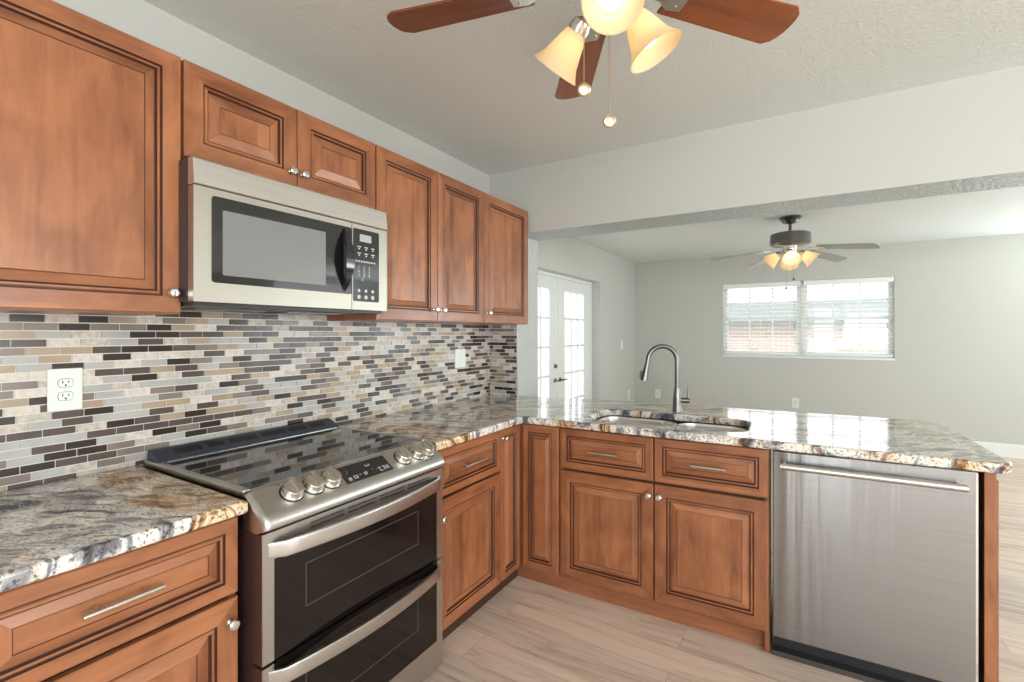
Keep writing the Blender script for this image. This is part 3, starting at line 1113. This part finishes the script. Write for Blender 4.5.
        for i in range(n + 1):
            u = i / n
            x = 0.018 + (W - 0.036) * u
            bow = -0.022 - 0.042 * math.sin(math.pi * u) ** 0.8
            if i in (0, n):
                bow = -0.004
            z = hz
            h = hh * (1.0 if 0 < i < n else 0.92)
            rg.append([hb.verts.new((x, bow + 0.012, z + h)), hb.verts.new((x, bow + 0.002, z + h)), hb.verts.new((x, bow, z + h * 0.7)),
                       hb.verts.new((x, bow, z - h * 0.7)), hb.verts.new((x, bow + 0.002, z - h)), hb.verts.new((x, bow + 0.012, z - h))])
        for p, q in zip(rg, rg[1:]):
            for k in range(6):
                hb.faces.new((p[k], p[(k + 1) % 6], q[(k + 1) % 6], q[k]))
        hb.faces.new(rg[0])
        hb.faces.new(rg[-1])
        build('handle', hb, M['steel'], dr, smooth=True, angle=40)
        if vents:
            vb = bmesh.new()
            for i in range(4):
                xa = 0.15 + i * 0.135
                box(vb, xa, xa + 0.122, -0.0006, 0.004, z1 - 0.032, z1 - 0.026)
                box(vb, xa, xa + 0.122, -0.0006, 0.004, z1 - 0.018, z1 - 0.014)
            build('vent_slots', vb, M['slot'], dr)
        return dr
    oven_door('upper_oven_door', 0.466, 0.822, 0.466, 0.746, 0.774, True)
    oven_door('lower_oven_door', 0.032, 0.457, 0.138, 0.457, 0.424, False)
    return t


make_range()


# ------------------------------------------------------------------ over-the-range microwave
def make_microwave():
    W = 0.766
    z0, z1 = 1.463, 1.893
    dep = -1.53 - (XW + 0.012)
    t = empty('microwave_oven', (-1.53, 0.7085, 0), RL)
    tag(t, 'over-the-range stainless microwave with black handle and keypad', 'microwave')
    mbox('body', M['mw_side'], t, 0.004, W - 0.004, 0.032, dep, z0 + 0.004, z1, 0.002)
    mbox('side_trim', M['mw_side'], t, -0.0012, 0.0, 0.033, 0.20, z0, z1)
    # top vent strip
    zs = 1.809
    bm = bmesh.new()
    prism(bm, [(0.0, zs + 0.003), (-0.003, zs + 0.006), (0.004, z1 - 0.004), (0.008, z1), (0.033, z1), (0.033, zs + 0.003)], 0.0, W, 'yz')
    build('vent_panel', bm, M['steel_lit'], t)
    # door
    dx = 0.577
    bm = bmesh.new()
    box(bm, 0.0, 0.052, 0.0, 0.032, z0, zs, 0)
    box(bm, 0.052, dx, 0.0, 0.032, z0, z0 + 0.062, 0)
    box(bm, 0.052, dx, 0.0, 0.032, zs - 0.023, zs, 0)
    d = build('door', bm, M['steel_warm'], t)
    wbm = bmesh.new()
    prism(wbm, rounded(0.050, dx - 0.001, z0 + 0.060, zs - 0.021, 0.012, 4), -0.0015, 0.03, 'xz')
    wd = build('window', wbm, M['black_glass'], d)
    sb = bmesh.new()
    prism(sb, rounded(0.082, 0.455, z0 + 0.085, zs - 0.060, 0.004, 2), -0.0022, -0.001, 'xz')
    build('screen', sb, M['mw_screen'], wd)
    # bowed black handle
    hb = bmesh.new()
    n = 18
    pts_o, rg = [], []
    for i in range(n + 1):
        u = i / n
        z = z0 + 0.068 + (zs - z0 - 0.095) * u
        s = math.sin(math.pi * u)
        xl = 0.541 - 0.005 - 0.020 * s
        xr = 0.541 + 0.005 + 0.018 * s
        y = -0.004 - 0.036 * s ** 0.75
        rg.append([hb.verts.new(p) for p in ((xl, y + 0.012, z), (xl + 0.004, y, z), (xr - 0.004, y, z), (xr, y + 0.012, z))])
    for p, q in zip(rg, rg[1:]):
        for k in range(4):
            hb.faces.new((p[k], p[(k + 1) % 4], q[(k + 1) % 4], q[k]))
    hb.faces.new(rg[0])
    hb.faces.new(rg[-1])
    build('handle', hb, M['blackgloss'], d, smooth=True, angle=50)
    # control side
    bm = bmesh.new()
    box(bm, dx + 0.003, W, 0.0, 0.032, z0, zs)
    c = build('control_panel', bm, M['steel_warm'], t)
    bm = bmesh.new()
    prism(bm, rounded(dx + 0.008, W - 0.046, z0 + 0.034, zs - 0.018, 0.008, 4), -0.0015, 0.002, 'xz')
    kp = build('keypad', bm, M['blackgloss'], c)
    bm = bmesh.new()
    xa = dx + 0.040
    box(bm, xa, xa + 0.060, -0.0022, -0.001, zs - 0.068, zs - 0.038)
    build('display', bm, M['display'], kp)
    bm = bmesh.new()
    rr = random.Random(5)
    for row, z in enumerate((zs - 0.092, zs - 0.118)):
        for k in range(3):
            x = dx + 0.028 + k * 0.036
            box(bm, x, x + 0.018, -0.0022, -0.001, z, z + 0.004)
            box(bm, x + 0.005, x + 0.013, -0.0022, -0.001, z - 0.009, z - 0.004)
    for k in range(8):
        x = dx + 0.018 + k * 0.0135
        box(bm, x, x + 0.009, -0.0022, -0.001, zs - 0.152, zs - 0.146)
    for k in range(3):
        for z, h in ((z0 + 0.078, 0.009), (z0 + 0.052, 0.011)):
            x = dx + 0.028 + k * 0.036
            prism(bm, [(x + 0.008 + h * math.cos(R(a)) * 0.8, z + h * math.sin(R(a)) * 0.8) for a in range(0, 360, 45)], -0.0022, -0.001, 'xz')
    build('key_legend', bm, M['legend'], kp)
    # digits
    fc = bpy.data.curves.new('digits', 'FONT')
    fc.body = '1 2 3\n4 5 6\n7 8 9\n 0'
    fc.size = 0.019
    fc.space_line = 0.86
    fc.space_word = 3.4
    fc.extrude = 0.0003
    tmp = bpy.data.objects.new('tmp', fc)
    sc.collection.objects.link(tmp)
    dg = bpy.context.evaluated_depsgraph_get()
    me = bpy.data.meshes.new_from_object(tmp.evaluated_get(dg))
    bpy.data.objects.remove(tmp)
    me.materials.clear()
    me.materials.append(M['legend'])
    link('key_digits', me, kp, (dx + 0.030, -0.002, zs - 0.180), (R(90), 0, 0))
    # underside: black tray with lamp lens and filters
    bm = bmesh.new()
    box(bm, 0.01, W - 0.01, 0.02, dep - 0.01, z0 - 0.012, z0 + 0.004)
    u = build('bottom_tray', bm, M['black'], t)
    for a, b in ((0.09, 0.33), (0.42, 0.66)):
        bm = bmesh.new()
        box(bm, a, b, 0.18, 0.34, z0 - 0.015, z0 - 0.011)
        build('grease_filter', bm, M['gun'], u)
    return t


make_microwave()

# ------------------------------------------------------------------ dishwasher
t = empty('dishwasher', (PO[0], PO[1], 0), RP)
tag(t, 'stainless dishwasher with long bar handle at the end of the peninsula', 'dishwasher')
a, b = 1.2105, 1.8545
mbox('tub', M['black'], t, a + 0.002, b + 0.006, 0.03, 0.60, 0.09, 0.868)
dw = mbox('door', M['steel_dw'], t, a, b, -0.012, 0.028, 0.088, 0.871, 0.004)
mbox('side_trim', M['chrome'], dw, b - 0.008, b - 0.001, -0.0135, 0.02, 0.092, 0.866)
bm = bmesh.new()
n = 14
tube(bm, [(1.238, -0.052, 0.8185), (1.816, -0.052, 0.8185)], 0.0135, 18)
for x in (1.252, 1.802):
    tube(bm, [(x, -0.010, 0.8185), (x, -0.052, 0.8185)], 0.010, 12)
build('handle', bm, M['steel'], dw, smooth=True)
mbox('toe_kick', M['black'], t, a, b + 0.008, 0.045, 0.06, 0.0, 0.088)
mbox('sill_bar', M['gun'], t, a, b, 0.0, 0.045, 0.0, 0.022)


# ------------------------------------------------------------------ outlets and switches
def outlet(loc, rz, label, kind='duplex', w=0.080, h=0.128):
    t = empty('outlet_plate' if kind != 'switch' else 'light_switch', loc, rz)
    tag(t, label, 'outlet' if kind != 'switch' else 'switch', 'outlets and switches on the walls')
    mbox('cover_plate', M['plate'], t, -w / 2, w / 2, -0.006, 0.0, -h / 2, h / 2, 0.002)
    if kind == 'duplex':
        for s in (-1, 1):
            bm = bmesh.new()
            prism(bm, [(0.0175 * math.cos(R(q)) * (1.0 if abs(math.sin(R(q))) < 0.75 else 1.0), s * 0.0205 + max(-0.0125, min(0.0125, 0.0175 * math.sin(R(q))))) for q in range(0, 360, 15)], -0.0085, -0.005, 'xz')
            so = build('socket', bm, M['plate'], t)
            bm = bmesh.new()
            box(bm, -0.0085, -0.0060, -0.0089, -0.006, s * 0.0205 - 0.001, s * 0.0205 + 0.008)
            box(bm, 0.0055, 0.0078, -0.0089, -0.006, s * 0.0205 + 0.000, s * 0.0205 + 0.0075)
            lathe(bm, [(0.0028, 0.0), (0.0028, 0.002), (0, 0.002)], align((0, -0.007, s * 0.0205 - 0.007), (0, -1, 0)), 10)
            build('slots', bm, M['slot'], so)
            bm = bmesh.new()
            tube(bm, [(0.0183 * math.cos(R(q)), -0.0062, s * 0.0205 + max(-0.0133, min(0.0133, 0.0183 * math.sin(R(q))))) for q in range(0, 361, 15)], 0.0006, 6)
            build('seam', bm, M['slot'], so)
        bm = bmesh.new()
        lathe(bm, [(0.0028, 0.0), (0.0022, 0.0012), (0.0, 0.0012)], align((0, -0.006, 0), (0, -1, 0)), 10)
        build('screw', bm, M['plate'], t)
    elif kind == 'switch':
        mbox('toggle', M['plate'], t, -0.012, 0.012, -0.010, -0.005, -0.028, 0.028, 0.002)
    return t


outlet((XW + 0.0098, 0.5405, 1.193), RL, 'square duplex outlet on the mosaic backsplash left of the range', w=0.083, h=0.131)
outlet((XW + 0.0098, 2.55, 1.197), RL, 'white switch plate on the backsplash near the far tile corner', 'switch', 0.115, 0.125)
outlet((XL, 6.66, 1.19), RL, 'white switch plate on the living room wall past the glazed door', 'switch')
outlet((XL, 6.99, 0.44), RL, 'low outlet plate beside the far left corner of the living room')
outlet((-1.845, YF, 0.445), 0, 'low outlet plate on the far wall left of the faucet')
outlet((-0.055, YF, 0.44), 0, 'low outlet plate on the far wall below the window')


# ------------------------------------------------------------------ glazed garden door (structure)
def french_door():
    X = XL - 0.16
    bm = bmesh.new()
    box(bm, X - 0.01, X + 0.05, DY0, DY0 + 0.055, 0, DZ)
    box(bm, X - 0.01, X + 0.05, DY1 - 0.055, DY1, 0, DZ)
    box(bm, X - 0.01, X + 0.05, DY0 + 0.055, DY1 - 0.055, DZ - 0.035, DZ)
    fr = structure(build('door_1', bm, M['door_white']), 'white glazed double door to the garden')
    for k, (a, b) in enumerate(((DY0 + 0.058, 4.785), (4.80, DY1 - 0.058))):
        st, zb, zt = 0.19, 0.27, 1.845
        g0, g1 = a + st, b - st
        bm = bmesh.new()
        x0, x1 = X, X + 0.042
        z_top = DZ - 0.038
        box(bm, x0, x1, a, g0, 0.01, z_top)
        box(bm, x0, x1, g1, b, 0.01, z_top)
        box(bm, x0, x1, g0, g1, 0.01, zb)
        box(bm, x0, x1, g0, g1, zt, z_top)
        lf = build('door_leaf', bm, M['door_white'], fr)
        bm = bmesh.new()
        for c in (1, 2):
            y = g0 + (g1 - g0) * c / 3
            box(bm, x0 + 0.006, x1 + 0.002, y - 0.011, y + 0.011, zb, zt)
        for r in range(1, 5):
            z = zb + (zt - zb) * r / 5
            box(bm, x0 + 0.007, x1 + 0.001, g0, g1, z - 0.011, z + 0.011)
        build('glazing_bars', bm, M['door_white'], lf)
        mbox('glass', M['glass'], lf, x0 + 0.018, x0 + 0.022, g0, g1, zb, zt)
        if k == 0:
            bm = bmesh.new()
            lathe(bm, [(0.026, 0.0), (0.026, 0.008), (0.02, 0.012), (0.0, 0.014)], align((x1, b - 0.055, 1.00), (1, 0, 0)), 18)
            box(bm, x1 + 0.012, x1 + 0.03, b - 0.059, b - 0.051, 0.985, 1.015)
            build('deadbolt', bm, M['gun'], lf, smooth=True)
            bm = bmesh.new()
            lathe(bm, [(0.026, 0.0), (0.026, 0.008), (0.012, 0.012), (0.012, 0.045), (0.0, 0.046)], align((x1, b - 0.055, 0.84), (1, 0, 0)), 18)
            tube(bm, [(x1 + 0.042, b - 0.055, 0.84), (x1 + 0.048, b - 0.10, 0.842), (x1 + 0.046, b - 0.16, 0.84)], 0.008, 10)
            build('door_handle', bm, M['gun'], lf, smooth=True)
        else:
            bm = bmesh.new()
            lathe(bm, [(0.026, 0.0), (0.026, 0.008), (0.012, 0.012), (0.012, 0.045), (0.0, 0.046)], align((x1, a + 0.055, 0.84), (1, 0, 0)), 18)
            tube(bm, [(x1 + 0.042, a + 0.055, 0.84), (x1 + 0.048, a + 0.10, 0.842), (x1 + 0.046, a + 0.15, 0.84)], 0.008, 10)
            build('door_handle', bm, M['gun'], lf, smooth=True)


french_door()


# ------------------------------------------------------------------ far window and blinds
def far_window():
    XM = (WX0 + WX1) / 2 + 0.0
    for n, (a, b) in enumerate(((WX0, XM - 0.012), (XM + 0.012, WX1)), 1):
        y0, y1 = YF + 0.09, YF + 0.14
        zb, zt = WZ0 + 0.03, WZ1
        zm = zb + (zt - zb) * 0.50
        bm = bmesh.new()
        box(bm, a, a + 0.05, y0, y1, zb, zt)
        box(bm, b - 0.05, b, y0, y1, zb, zt)
        box(bm, a + 0.05, b - 0.05, y0, y1, zt - 0.05, zt)
        box(bm, a + 0.05, b - 0.05, y0, y1, zb, zb + 0.05)
        box(bm, a + 0.05, b - 0.05, y0 - 0.01, y1, zm - 0.022, zm + 0.022)
        w = structure(build('window_%d' % n, bm, M['trim']), 'white sash window, one of the pair in the far wall')
        bm = bmesh.new()
        for c in (1, 2):
            x = a + 0.05 + (b - a - 0.10) * c / 3
            box(bm, x - 0.009, x + 0.009, y0 + 0.012, y0 + 0.03, zb + 0.05, zt - 0.05)
        z = zm + 0.022 + (zt - 0.05 - zm - 0.022) * 0.5
        box(bm, a + 0.05, b - 0.05, y0 + 0.013, y0 + 0.029, z - 0.009, z + 0.009)
        build('muntins', bm, M['trim'], w)
        mbox('glass', M['glass'], w, a + 0.05, b - 0.05, y0 + 0.019, y0 + 0.023, zb + 0.05, zt - 0.05)
    bm = bmesh.new()
    for xa, xb in ((2.4, 2.46), (3.27, 3.33), (4.14, 4.2)):
        box(bm, xa, xb, YF + 0.08, YF + 0.14, 0.85, 2.15)
    for xa, xb in ((2.46, 3.27), (3.33, 4.14)):
        box(bm, xa, xb, YF + 0.08, YF + 0.14, 0.85, 0.91)
        box(bm, xa, xb, YF + 0.08, YF + 0.14, 2.09, 2.15)
        box(bm, xa, xb, YF + 0.07, YF + 0.14, 1.48, 1.52)
    w = structure(build('window_3', bm, M['trim']), 'second white window in the far wall')
    mbox('glass', M['glass'], w, 2.46, 4.14, YF + 0.10, YF + 0.104, 0.91, 2.09)
    structure(mbox('trim_3', M['trim'], None, XM - 0.012, XM + 0.012, YF + 0.07, YF + 0.14, WZ0, WZ1), 'white post between the two windows')
    structure(mbox('trim_4', M['trim'], None, WX0 + 0.0, WX1 - 0.0, YF - 0.012, YF + 0.09, WZ0, WZ0 + 0.03, 0.006), 'white window sill')
    for side, (a, b) in (('left', (WX0 + 0.003, XM - 0.014)), ('right', (XM + 0.014, WX1 - 0.003))):
        t = empty('window_blind', ((a + b) / 2, YF + 0.035, WZ0 + 0.032), 0)
        tag(t, 'white slatted blind over the %s half of the far window' % side, 'blind', 'blinds in the far window')
        h = (b - a) / 2
        H = WZ1 - WZ0 - 0.034
        mbox('headrail', M['blind'], t, -h, h, -0.033, 0.03, H - 0.062, H, 0.003)
        bm = bmesh.new()
        nsl = 17
        for i in range(nsl):
            z = 0.055 + (H - 0.062 - 0.075) * i / (nsl - 1)
            vs = []
            for x in (-h + 0.004, h - 0.004):
                for yy, dz in ((-0.024, -0.005), (0.0, 0.003), (0.024, 0.006)):
                    vs.append((x, yy, z + dz))
            v = [bm.verts.new(p) for p in vs]
            v2 = [bm.verts.new((p[0], p[1], p[2] - 0.0028)) for p in vs]
            for i0, i1 in ((0, 1), (1, 2)):
                bm.faces.new((v[i0], v[i1], v[i1 + 3], v[i0 + 3]))
                bm.faces.new((v2[i0], v2[i0 + 3], v2[i1 + 3], v2[i1]))
            bm.faces.new((v[0], v[3], v2[3], v2[0]))
            bm.faces.new((v[2], v2[2], v2[5], v[5]))
        build('slats', bm, M['blind'], t)
        mbox('bottom_rail', M['blind'], t, -h + 0.004, h - 0.004, -0.026, 0.026, 0.012, 0.034, 0.003)
        for x in (-h + 0.12, 0.0, h - 0.12):
            bm = bmesh.new()
            tube(bm, [(x, -0.0285, 0.03), (x, -0.0285, H - 0.06)], 0.0022, 6)
            build('ladder_cord', bm, M['blind'], t)
        bm = bmesh.new()
        tube(bm, [(h - 0.07, -0.04, H - 0.05), (h - 0.07, -0.042, 0.50 if side == 'left' else 0.47)], 0.0018, 6)
        tube(bm, [(h - 0.07, -0.042, 0.42), (h - 0.07, -0.042, 0.36)], 0.006, 8)
        build('pull_cord', bm, M['gun'], t)


far_window()


# ------------------------------------------------------------------ ceiling fans
def bell(prof, mt, thick=0.003, seg=28):
    bm = bmesh.new()
    lathe(bm, prof + [(max(r - thick, 0.001), h) for r, h in reversed(prof)], mt, seg, cap=False)
    return bm


def light_arms(t, azs, r0, z0, shade_prof, shade_mat, bulb_mat, metal, energy, col, bulb_r, bulb_h, flute=False):
    for az, tilt in azs:
        az = R(az)
        rad = Vector((math.cos(az), math.sin(az), 0))
        ax = (rad * math.sin(R(tilt)) + Vector((0, 0, -1)) * math.cos(R(tilt))).normalized()
        base = rad * r0 + Vector((0, 0, z0))
        bm = bmesh.new()
        tube(bm, [Vector((rad.x * 0.02, rad.y * 0.02, z0 + 0.028)), rad * (r0 * 0.6) + Vector((0, 0, z0 + 0.026)), base, base + ax * 0.01], 0.009, 10)
        lathe(bm, [(0.012, -0.012), (0.026, -0.002), (0.030, 0.012), (0.030, 0.026)], align(base, ax), 20)
        arm = build('light_arm', bm, metal, t, smooth=True)
        sh = build('lamp_shade', bell(shade_prof, align(base + ax * 0.012, ax)), shade_mat, t, smooth=True, angle=80)
        bm = bmesh.new()
        lathe(bm, [(0.012, 0.0), (0.014, 0.02)] + [(bulb_r * math.sin(R(q)), bulb_h - bulb_r * math.cos(R(q))) for q in range(25, 181, 15)], align(base + ax * 0.012, ax), 20)
        build('bulb', bm, bulb_mat, t, smooth=True, angle=80)
        if energy > 0:
            ld = bpy.data.lights.new('lamp_light', 'POINT')
            ld.energy, ld.color, ld.shadow_soft_size = energy, col, 0.03
            lo = bpy.data.objects.new('lamp_light', ld)
            sc.collection.objects.link(lo)
            lo.parent = t
            lo.location = base + ax * (0.012 + bulb_h + bulb_r + 0.02)


def blade(t, az, r0, r1, w0, w1, z, mblade, miron, pitch=11, droop=0.0, tipr=0.03):
    """one flat blade with a rounded tip, on its own iron"""
    e = [(r0, -w0 / 2), (r1 - tipr, -w1 / 2)]
    n = 8
    for i in range(1, n):
        s = -1 + 2 * i / n
        e.append((r1 - tipr + tipr * (1 - s * s) ** 0.5, s * w1 / 2))
    e += [(r1 - tipr, w1 / 2), (r0, w0 / 2)]
    bm = bmesh.new()
    prism(bm, e, -0.003, 0.003, 'xy')
    rot = Matrix.Rotation(R(az), 4, 'Z') @ Matrix.Translation((0, 0, z)) @ Matrix.Rotation(R(droop), 4, 'Y') @ Matrix.Rotation(R(pitch), 4, 'X')
    o = build('blade', bm, mblade, t)
    o.matrix_local = rot
    bm = bmesh.new()
    prism(bm, [(r0 - 0.075, -0.012), (r0 - 0.02, -0.016), (r0 + 0.012, -0.036), (r0 + 0.055, -0.030), (r0 + 0.055, 0.030), (r0 + 0.012, 0.036), (r0 - 0.02, 0.016), (r0 - 0.075, 0.012)], -0.0085, -0.0035, 'xy')
    for y in (-0.02, 0.02):
        lathe(bm, [(0.005, -0.0115), (0.005, -0.0085)], Matrix.Translation((r0 + 0.035, y, 0)), 8)
    i = build('blade_iron', bm, miron, o)
    return o


# kitchen fan
KX, KY = -0.435, 1.178
t = empty('ceiling_fan', (KX, KY, ZK), 0)
tag(t, 'ceiling fan with cherry wood blades and lit amber bell shades over the kitchen', 'ceiling fan', 'ceiling fans')
bm = bmesh.new()
lathe(bm, [(0.0, 0.0), (0.075, 0.0), (0.075, -0.02), (0.05, -0.055), (0.018, -0.06), (0.018, -0.10)], None, 28, cap=False)
build('canopy', bm, M['nickel'], t, smooth=True)
bm = bmesh.new()
lathe(bm, [(0.0, -0.095), (0.06, -0.095), (0.115, -0.12), (0.125, -0.15), (0.125, -0.20), (0.105, -0.225), (0.06, -0.235), (0.0, -0.235)], None, 32, cap=False)
build('motor_housing', bm, M['nickel'], t, smooth=True)
bm = bmesh.new()
lathe(bm, [(0.0, -0.235), (0.058, -0.235), (0.06, -0.285), (0.05, -0.315), (0.03, -0.335), (0.0, -0.34)], None, 28, cap=False)
build('light_hub', bm, M['nickel'], t, smooth=True)
for k in range(5):
    blade(t, 50 + 72 * k, 0.20, 0.625, 0.110, 0.138, -0.245, M['fanwood'], M['nickel'], pitch=-11, tipr=0.035)
bellp = [(0.026, 0.0), (0.028, 0.012), (0.036, 0.035), (0.044, 0.062), (0.052, 0.088), (0.063, 0.108), (0.0705, 0.118), (0.0715, 0.121)]
light_arms(t, ((-63, 50), (24, 28), (168, 46)), 0.068, -0.33, bellp, M['shade'], M['bulb'], M['nickel'], 0.06, (1.0, 0.84, 0.62), 0.030, 0.068)
for (dx_, dy_, z_) in ((-0.044, -0.03, -0.522), (0.012, 0.004, -0.603)):
    bm = bmesh.new()
    n = int((abs(z_) - 0.30) / 0.0065)
    for i in range(n):
        lathe(bm, [(0.0, -0.0022), (0.0019, -0.0012), (0.0022, 0.0), (0.0019, 0.0012), (0.0, 0.0022)], Matrix.Translation((dx_, dy_, -0.30 - i * 0.0065)), 6, cap=False)
    tube(bm, [(dx_, dy_, -0.29), (dx_, dy_, z_)], 0.0007, 5)
    c = build('pull_chain', bm, M['chain'], t, smooth=True)
    bm = bmesh.new()
    cd = Vector((0.48, -0.80, -0.35)).normalized()
    lathe(bm, [(0.0, -0.007), (0.013, -0.007), (0.017, -0.004), (0.017, 0.004), (0.0135, 0.006), (0.011, 0.0045), (0.006, 0.0045), (0.005, 0.006), (0.0, 0.006)],
          align((dx_, dy_, z_ - 0.014), cd), 20, cap=False)
    build('pull_fob', bm, M['chain'], c, smooth=True)

# living room fan
t = empty('ceiling_fan', (-0.08, 5.14, ZL), 0)
tag(t, 'grey-bladed ceiling fan with lit frosted shades in the room beyond the beam', 'ceiling fan', 'ceiling fans')
bm = bmesh.new()
lathe(bm, [(0.0, 0.0), (0.09, 0.0), (0.092, -0.016), (0.075, -0.03), (0.062, -0.055), (0.02, -0.068), (0.0, -0.068)], None, 28, cap=False)
build('canopy', bm, M['gun'], t, smooth=True)
bm = bmesh.new()
lathe(bm, [(0.014, -0.06), (0.014, -0.14), (0.026, -0.145), (0.03, -0.165)], None, 16)
build('downrod', bm, M['gun'], t, smooth=True)
bm = bmesh.new()
lathe(bm, [(0.0, -0.155), (0.15, -0.155), (0.165, -0.163), (0.168, -0.25), (0.155, -0.262), (0.09, -0.275), (0.0, -0.275)], None, 40, cap=False)
build('motor_housing', bm, M['gun'], t, smooth=True)
bm = bmesh.new()
lathe(bm, [(0.0, -0.275), (0.06, -0.275), (0.06, -0.33), (0.045, -0.355), (0.0, -0.36)], None, 24, cap=False)
build('light_hub', bm, M['nickel'], t, smooth=True)
for k in range(5):
    blade(t, 50 + 72 * k, 0.24, 0.69, 0.105, 0.13, -0.285, M['fangrey'], M['nickel'], pitch=-12, droop=7.0, tipr=0.03)
bellp2 = [(0.026, 0.0), (0.030, 0.012), (0.042, 0.035), (0.054, 0.062), (0.064, 0.09), (0.076, 0.112), (0.082, 0.12)]
light_arms(t, ((-86, 50), (4, 50), (94, 50), (184, 50)), 0.085, -0.335, bellp2, M['shade_white'], M['bulb_far'], M['nickel'], 0.16, (1.0, 0.80, 0.58), 0.030, 0.052)
for (dx_, z_) in ((0.03, -0.575), (-0.03, -0.655)):
    bm = bmesh.new()
    tube(bm, [(dx_, -0.05, -0.34), (dx_, -0.05, z_)], 0.0012, 5)
    c = build('pull_chain', bm, M['gun'], t)
    bm = bmesh.new()
    lathe(bm, [(0.0, 0.0), (0.009, -0.004), (0.011, -0.014), (0.007, -0.022), (0.0, -0.024)], Matrix.Translation((dx_, -0.05, z_)), 12, cap=False)
    build('pull_fob', bm, M['gun'], c, smooth=True)


# ------------------------------------------------------------------ outside
def brick_mat():
    m, nt, b = mat('pale_red_brick')
    g = N(nt, 'ShaderNodeTexCoord')
    mp = N(nt, 'ShaderNodeMapping')
    mp.inputs['Rotation'].default_value = (R(90), 0, 0)
    L(nt, g.outputs['Object'], mp.inputs['Vector'])
    br = N(nt, 'ShaderNodeTexBrick')
    br.inputs['Color1'].default_value = (0.60, 0.44, 0.38, 1)
    br.inputs['Color2'].default_value = (0.70, 0.56, 0.50, 1)
    br.inputs['Mortar'].default_value = (0.75, 0.72, 0.68, 1)
    br.inputs['Scale'].default_value = 1.0
    br.inputs['Brick Width'].default_value = 0.21
    br.inputs['Row Height'].default_value = 0.075
    br.inputs['Mortar Size'].default_value = 0.008
    L(nt, mp.outputs[0], br.inputs['Vector'])
    L(nt, br.outputs[0], b.inputs['Base Color'])
    b.inputs['Roughness'].default_value = 0.9
    return m


M['brick'] = brick_mat()
M['roof'] = simple('grey_shingle', (0.22, 0.24, 0.23), 0.9)
M['lawn'] = paint('dry_pale_ground', (0.74, 0.74, 0.69), 0.5, 20, 0.9)
M['fence'] = simple('weathered_fence', (0.78, 0.66, 0.60), 0.8)
g = structure(mbox('ground_outside', M['lawn'], None, -14, 14, -8, 22, -0.5, -0.12), 'pale ground outside')
t = empty('neighbor_house', (2.5, 13.0, -0.12), 0)
tag(t, 'brick neighbouring house with low grey roof seen through the far window', 'house')
mbox('brick_wall', M['brick'], t, -6, 8, 0.0, 0.25, 0.0, 1.70)
bm = bmesh.new()
prism(bm, [(-0.5, 1.66), (-0.5, 1.76), (3.5, 2.42), (3.5, 2.30)], -6.5, 8.5, 'yz')
build('roof', bm, M['roof'], t)
t = empty('garden_fence', (-4.2, 10.5, -0.12), 0)
tag(t, 'weathered board fence outside the glazed double door', 'fence')
bm = bmesh.new()
for i in range(46):
    x = -4.6 + i * 0.15
    box(bm, x, x + 0.142, -0.012, 0.012, 0.02, 1.9)
build('boards', bm, M['fence'], t)
bm = bmesh.new()
for z in (0.35, 1.6):
    box(bm, -4.6, 2.3, 0.013, 0.05, z, z + 0.09)
build('rails', bm, M['fence'], t)
